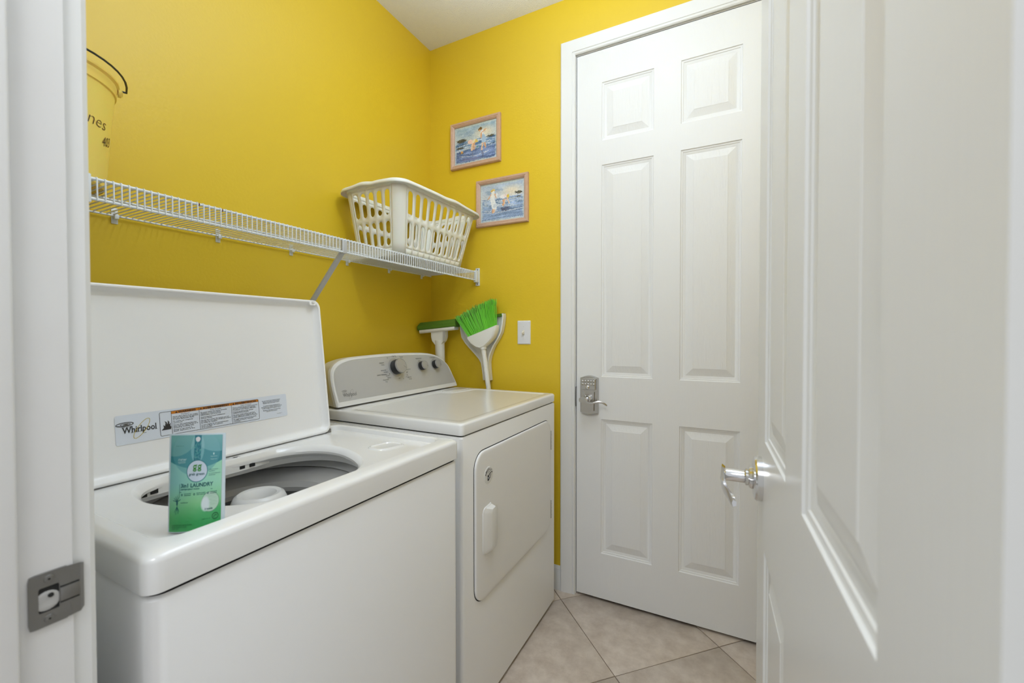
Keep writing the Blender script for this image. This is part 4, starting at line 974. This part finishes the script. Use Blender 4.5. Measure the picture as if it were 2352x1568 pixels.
b.rings(R, True, True); b.done('pan', 'cream', dp, ang=40)
b = B(); b.rings([[(x, y, z) for x, z in ((-1.247, 1.258), (-0.994, 1.290), (-0.994, 1.304), (-1.247, 1.272))] for y in (1.862, 1.844)], True, True); b.done('lip', 'sponge', dp, label='green rubber lip')

bm_ = thing('broom', (-0.94, 1.815, 0), 'broom with bright green bristles standing upside down beside the dryer', 'broom')
hp0 = Vector((-1.083, 1.800, 1.148)); hp1 = Vector((-0.965, 1.815, 0.02))
hp1 = hp0+(Vector((-1.054, 1.802, 0.939))-hp0)*((1.148-0.02)/(1.148-0.939)); hp1.y = 1.815
B().tube([hp0+Vector((0, 0, -0.01)), hp1], 0.0118, 20).done('handle', 'cream', bm_)
b = B(); B0 = hp0; dvh = (hp1-hp0).normalized()
b.tube([hp0-dvh*0.012, hp0+dvh*0.0, hp0+dvh*0.022, hp0+dvh*0.0225], [0.0165, 0.0165, 0.0150, 0.012], 20); b.done('collar', 'cream', bm_)
cap = [(-1.171, 1.185), (-1.005, 1.244), (-1.004, 1.232), (-1.006, 1.216), (-1.019, 1.185), (-1.043, 1.160), (-1.070, 1.139), (-1.093, 1.131), (-1.118, 1.135), (-1.148, 1.152), (-1.165, 1.170), (-1.172, 1.178)]
cc_ = (-1.09, 1.18)
def cp(k, y): return [(cc_[0]+(x-cc_[0])*k, y, cc_[1]+(z-cc_[1])*k) for x, z in cap]
b = B(); b.rings([cp(0.93, 1.824), cp(1, 1.818), cp(1, 1.790), cp(0.96, 1.784), cp(0.9, 1.781)], True, True); b.done('head', 'cream', bm_, ang=30)
# bristles: hundreds of fine fibres, tips darker, dull streaks for the shade between them
b = B(); b2 = B(); T0, T1 = Vector((-1.236, 0, 1.281)), Vector((-1.016, 0, 1.368)); Q0, Q1 = Vector((-1.166, 0, 1.184)), Vector((-1.008, 0, 1.240))
for i in range(760):
    row = random.random(); s = random.random()
    p = Q0.lerp(Q1, 0.02+s*0.96); q = T0.lerp(T1, min(1, max(0, s+random.gauss(0, 0.018)))); p.y = 1.789+row*0.026; q.y = 1.776+row*0.048+random.gauss(0, 0.003)
    q.z += random.gauss(0, 0.004)+0.006*math.sin(s*3); mid = p.lerp(q, 0.5)+Vector((random.gauss(0, 0.0015), 0, 0)); k = p.lerp(q, 0.80)
    b.tube([p, mid, q], [0.0011, 0.0010, 0.0008], 4, cap=False)
    if i % 8 == 0: b2.tube([p+Vector((0.0015, -0.0005, 0)), mid+Vector((0.001, -0.0006, 0)), q], [0.0009, 0.0008, 0.0006], 4, cap=False)  # full-length dull fibres paint the dark gaps between bristles
    b2.tube([k+Vector((random.gauss(0, .001), -0.0004, 0)), q+Vector((random.gauss(0, .002), -0.001, random.gauss(0.002, .003)))], [0.0006, 0.0007], 3, cap=False) if i % 2 == 0 else None
o = b.done('bristles', 'bristle', bm_, label='bright green bristles'); o['kind'] = 'stuff'
o = b2.done('worn_tips_dark_gaps', 'bristle2', bm_, label='frayed dull green bristle tips and dull fibres painting the shade between bristles'); o['kind'] = 'stuff'

mp = thing('sponge_mop', (-1.33, 1.80, 0), 'sponge mop with dark green sponge standing upside down in the corner', 'mop')
A0, A1 = Vector((-1.446, 1.772, 1.219)), Vector((-1.243, 1.808, 1.238)); ax = (A1-A0).normalized(); nx = Vector((ax.y, -ax.x, 0)).normalized(); up = Vector((0, 0, 1))
def MP(a, n, z): p = A0+ax*a+nx*n; return (p.x, p.y, p.z+z)
LM = (A1-A0).length
b = B(); prf = [(-0.028, 0), (0.026, 0), (0.032, 0.006), (0.034, 0.022), (0.012, 0.041), (-0.028, 0.041)]
b.rings([[MP(-0.004+ (0.006 if z > 0.03 else 0), n, z) for n, z in prf], [MP(LM*0.5, n, z) for n, z in prf], [MP(LM+(-0.004 if z > 0.03 else 0.004), n, z) for n, z in prf]], True, True)
b.done('sponge', 'sponge', mp, label='dark green rectangular sponge')
b = B(); b.rings([[MP(a, n, z) for n, z in ((-0.024, 0.001), (-0.024, -0.014), (0.024, -0.016), (0.030, -0.010), (0.030, 0.001))] for a in (0.006, LM-0.002)], True, True)
b.done('sponge_plate', 'cream', mp)
fc = 0.108
def fork(d0, d1, k): 
    sh = [(-0.042, -0.010), (0.042, -0.010), (0.042, -0.045), (0.036, -0.064), (0.020, -0.080), (0.0, -0.086), (-0.020, -0.080), (-0.036, -0.060), (-0.042, -0.040)]
    return [[MP(fc+x*kk, n, z) for x, z in sh] for n, kk in ((d0, k), (d1, 1), (d1+0.004, 0.9))]
b = B(); b.rings(fork(-0.012, 0.016, 1.0), True, True); b.done('fork', 'cream', mp, ang=30)
B().box(-0.006, 0.006, -0.003, 0.003, -0.03, 0.03, mtx=Matrix.Translation(MP(fc+0.036, 0.022, -0.036)) @ Matrix.Rotation(math.atan2(ax.y, ax.x), 4, 'Z')).done('latch_slot', 'greyp', mp)
q0 = Vector(MP(fc, 0, -0.060)); q1 = Vector((-1.313, 1.812, 0.02))
b = B(); b.tube([q0, q0.lerp(q1, 0.02), q0.lerp(q1, 0.20), q0.lerp(q1, 0.21), q0.lerp(q1, 0.24)], [0.026, 0.025, 0.0235, 0.020, 0.0125], 24); b.done('sleeve', 'cream', mp)
b = B(); b.tube([q0.lerp(q1, 0.22), q1], 0.0118, 16); b.done('handle', 'cream', mp)

# ------------------------------------------------------------ detergent pouch standing on the washer deck
PB0, PB1 = Vector((-0.765, 0.335, ZF+0.002)), Vector((-0.7135, 0.389, ZF+0.002)); px_ = PB1-PB0; PWd = px_.length; pe = px_.normalized(); pn = Vector((pe.y, -pe.x, 0))
if pn.dot(Vector((0.7, -0.3, 0))) < 0: pn = -pn
PHt = 0.148
pouch = thing('detergent_pouch', tuple((PB0+PB1)/2), 'teal and green laundry detergent pouch standing on the washer deck', 'detergent pouch')
def PO(u, v, d=0):
    """u,v in 0..1 over the pouch; belly bulges low, top sealed flat and leaning back"""
    e = max(0.0, math.sin(PI*min(max(u, 0), 1)))**0.6*max(0.0, 1-max(v, 0)**1.6)
    th = 0.0005+0.011*e
    base = PB0+pe*(u*PWd)+Vector((0, 0, v*PHt))-pn*(0.012*v)
    base += Vector((0, 0, -0.004*u*v))
    return base, th
def POf(u, v, d=0.0): p, th = PO(u, v); return tuple(p+pn*(th+d))
def POb(u, v, d=0.0): p, th = PO(u, v); return tuple(p-pn*(th*0.9+d))
nu, nv = 20, 26
b = B()
F = [[b.bm.verts.new(POf(i/nu, j/nv)) for i in range(nu+1)] for j in range(nv+1)]; G = [[b.bm.verts.new(POb(i/nu, j/nv)) for i in range(nu+1)] for j in range(nv+1)]
for j in range(nv):
    for i in range(nu):
        b.bm.faces.new((F[j][i], F[j][i+1], F[j+1][i+1], F[j+1][i])); b.bm.faces.new((G[j][i+1], G[j][i], G[j+1][i], G[j+1][i+1]))
    b.bm.faces.new((F[j][0], F[j+1][0], G[j+1][0], G[j][0])); b.bm.faces.new((F[j][nu], G[j][nu], G[j+1][nu], F[j+1][nu]))
for i in range(nu):
    b.bm.faces.new((F[0][i], G[0][i], G[0][i+1], F[0][i+1])); b.bm.faces.new((F[nv][i], F[nv][i+1], G[nv][i+1], G[nv][i]))
b.done('pouch_body', mat('pouch_film', (0.62, 0.72, 0.78), 0.3, coat=0.4), pouch)
# printed front
c = Cv(150, 250); c.asp = 250/150*1.0
t = c.y[..., None]; x_ = c.x
g0, g1, g2, g3 = np.array((52, 158, 84)), np.array((128, 196, 138)), np.array((148, 208, 186)), np.array((130, 190, 190))
c.a = np.where(t < 0.10, g0, np.where(t < 0.30, g0+(g1-g0)*np.clip((t-0.10)/0.20, 0, 1), np.where(t < 0.5, g1+(g2-g1)*(t-0.3)/0.2, g2)))
c.blend(np.clip(0.8-x_*1.6, 0, 1)*np.clip((c.y-0.15)*3, 0, 1)*0.8, (118, 178, 190)); c.blend(np.clip((x_-0.6)*1.5, 0, 1)*np.clip((c.y-0.3)*4, 0, 1)*0.6, (160, 220, 170))
c.ell(0.9, 0.12, 0.35, 0.12, (60, 168, 96), al=0.8, soft=0.8)
edge = 0.66+0.09*(c.x-0.35)**2*4-0.02
top_m = np.clip((c.y-(0.645+0.30*np.abs(c.x-0.5)**2*1.0))/0.006, 0, 1)
c.blend(top_m, (44, 128, 136))
c.blend(np.clip((c.y-0.86)/0.1, 0, 1)*0.55, (110, 172, 164))
c.ell(0.5, 0.82, 0.46, 0.245, (92, 158, 166), al=0.55, soft=0.02)
c.ell(0.08, 1.0, 0.42, 0.22, (140, 186, 178), al=0.5, soft=0.02); c.ell(0.92, 0.99, 0.45, 0.17, (150, 196, 200), al=0.5, soft=0.02)
c.ell(0.52, 0.86, 0.13, 0.16, (150, 196, 200), al=0.55, soft=0.03)
rng = np.random.default_rng(1)
strip = ((np.abs(c.x-0.52) < 0.066) & (c.y > 0.72)).astype(float); c.blend(strip, (34, 118, 132))
for i in range(30):
    xx, yy = 0.46+rng.random()*0.12, 0.74+rng.random()*0.24
    c.line((xx, yy), (xx+rng.normal()*0.03, yy+rng.normal()*0.02), 0.009, (80+rng.random()*60, 160+rng.random()*30, 170), al=0.5)
c.blend(strip*0, (0, 0, 0))
c.ell(0.52, 0.955, 0.042, 0.026, (236, 238, 240), soft=0.1)
c.ell(0.53, 0.62, 0.205, 0.118, (20, 110, 120), soft=0.03); c.ell(0.53, 0.62, 0.192, 0.110, (198, 212, 226), soft=0.03)
c.ell(0.80, 0.285, 0.165, 0.108, (88, 140, 110), soft=0.03); c.ell(0.80, 0.285, 0.158, 0.103, (176, 206, 186), soft=0.03); c.ell(0.71, 0.265, 0.08, 0.075, (214, 224, 228), al=0.9, soft=0.3)
for i in range(7): c.line((0.76, 0.25+i*0.018), (0.93, 0.255+i*0.018), 0.002, (130, 176, 150), al=0.7)
print_grid('front_print', c.a, lambda u, v: POf(0.035+0.91*u, 0.01+0.975*v, 0.0008), 'pouchp', pouch)
def PT(u, v): return POf(0.035+0.91*u, 0.01+0.975*v, 0.0013)
def ptxt(b, t, u, v, h, w, **kw):
    vs, fs = glyphs(t, 1.0, **kw)
    xs = [p[0] for p in vs]; ys = [p[1] for p in vs]
    sx = w/(max(xs)-min(xs)); sy = h/0.7
    b.tris([( (x-min(xs))*sx, y*sy) for x, y in vs], fs, lambda x, y: PT(u+x, v+y))
b = B(); 
for cx_, cz_ in ((0.485, 0.665), (0.575, 0.665)):
    stroke(b, PT, ell(cx_, cz_, 0.026, 0.015, 0, 24), 0.014, True)
    stroke(b, PT, ell(cx_, cz_-0.033, 0.030, 0.010, 0, 24), 0.012, True)
    stroke(b, PT, [(cx_+0.012, cz_+0.016), (cx_+0.044, cz_+0.020)], 0.010); stroke(b, PT, [(cx_-0.02, cz_-0.016), (cx_-0.004, cz_-0.012)], 0.012)
b.done('logo', 'green_ink', pouch, keep=True)
b = B(); ptxt(b, 'grab green', 0.375, 0.578, 0.026, 0.30, bold=0.01)
ptxt(b, '3in1 LAUNDRY', 0.23, 0.455, 0.040, 0.62, bold=0.025); ptxt(b, 'DETERGENT PODS', 0.23, 0.428, 0.014, 0.36, bold=0.02)
stroke(b, PT, [(0.205, 0.36), (0.205, 0.495)], 0.006); stroke(b, PT, [(0.205, 0.405), (0.84, 0.420)], 0.004)
for u, w, t1, t2 in ((0.30, 0.13, 'powerful', 'detergent'), (0.54, 0.17, 'biodegradable', 'stain remover'), (0.80, 0.12, 'natural', 'brightener')):
    ptxt(b, t1, u, 0.386, 0.009, w, bold=0.03); ptxt(b, t2, u, 0.370, 0.009, w, bold=0.03); stroke(b, PT, ell(u-0.045, 0.380, 0.014, 0.008, 0, 12), 0.006, True)
for i, t in enumerate(('clean & natural', 'ingredients', 'in a premeasured', 'laundry pod')): ptxt(b, t, 0.76+0.0*i, 0.625-i*0.018-(0.006 if i > 1 else 0), 0.008, (0.17, 0.11, 0.21, 0.12)[i], bold=0.02)
ptxt(b, 'vetiver', 0.235, 0.292, 0.018, 0.15)
ptxt(b, '2 loads', 0.70, 0.205, 0.018, 0.15, bold=0.02)
# plant drawing
for p in ([(0.16, 0.335), (0.165, 0.27), (0.16, 0.22)], [(0.163, 0.31), (0.10, 0.35)], [(0.163, 0.31), (0.13, 0.365)], [(0.163, 0.31), (0.165, 0.375)], [(0.163, 0.31), (0.20, 0.36)], [(0.163, 0.31), (0.235, 0.335)], [(0.163, 0.31), (0.08, 0.325)], [(0.163, 0.26), (0.11, 0.20)], [(0.163, 0.26), (0.21, 0.21)], [(0.163, 0.26), (0.14, 0.18)], [(0.163, 0.26), (0.19, 0.19)]):
    stroke(b, PT, p, 0.006)
flat_poly(b, PT, ell(0.163, 0.30, 0.016, 0.03, 0, 12))
b.done('lettering', 'navy', pouch, keep=True)
b = B(); ptxt(b, 'new', 0.15, 0.735, 0.030, 0.17, shear=0.3); stroke(b, PT, [(0.15, 0.72), (0.30, 0.728)], 0.003); stroke(b, PT, [(0.16, 0.708), (0.30, 0.715)], 0.003)
ptxt(b, '1', 0.83, 0.785, 0.022, 0.022); ptxt(b, 'ingredient', 0.78, 0.765, 0.009, 0.13); ptxt(b, 'fragrance', 0.785, 0.735, 0.009, 0.12)
b.done('pale_lettering', 'whiteink', pouch, keep=True)
b = B(); ptxt(b, 'CAUTION: MAY IRRITATE EYES', 0.07, 0.062, 0.011, 0.40, bold=0.02); ptxt(b, 'KEEP OUT OF REACH OF CHILDREN', 0.07, 0.044, 0.011, 0.30, bold=0.02); ptxt(b, 'NET WT', 0.07, 0.026, 0.011, 0.14, bold=0.02)
ptxt(b, 'made in the usa', 0.66, 0.105, 0.010, 0.15, bold=0.02); stroke(b, PT, ell(0.90, 0.125, 0.055, 0.032, 0, 20), 0.012, True); stroke(b, PT, [(0.87, 0.115), (0.90, 0.135), (0.93, 0.13)], 0.01)
ptxt(b, 'grabgreenhome', 0.10, 0.885, 0.007, 0.15)
b.done('green_lettering', 'dgreen', pouch, keep=True)
B().lathe([(0.0032, 0), (0.0028, 0.0006)], POf(0.508, 0.945, 0.001), pn, 16, cap1=True).done('hang_hole', 'plate', pouch)
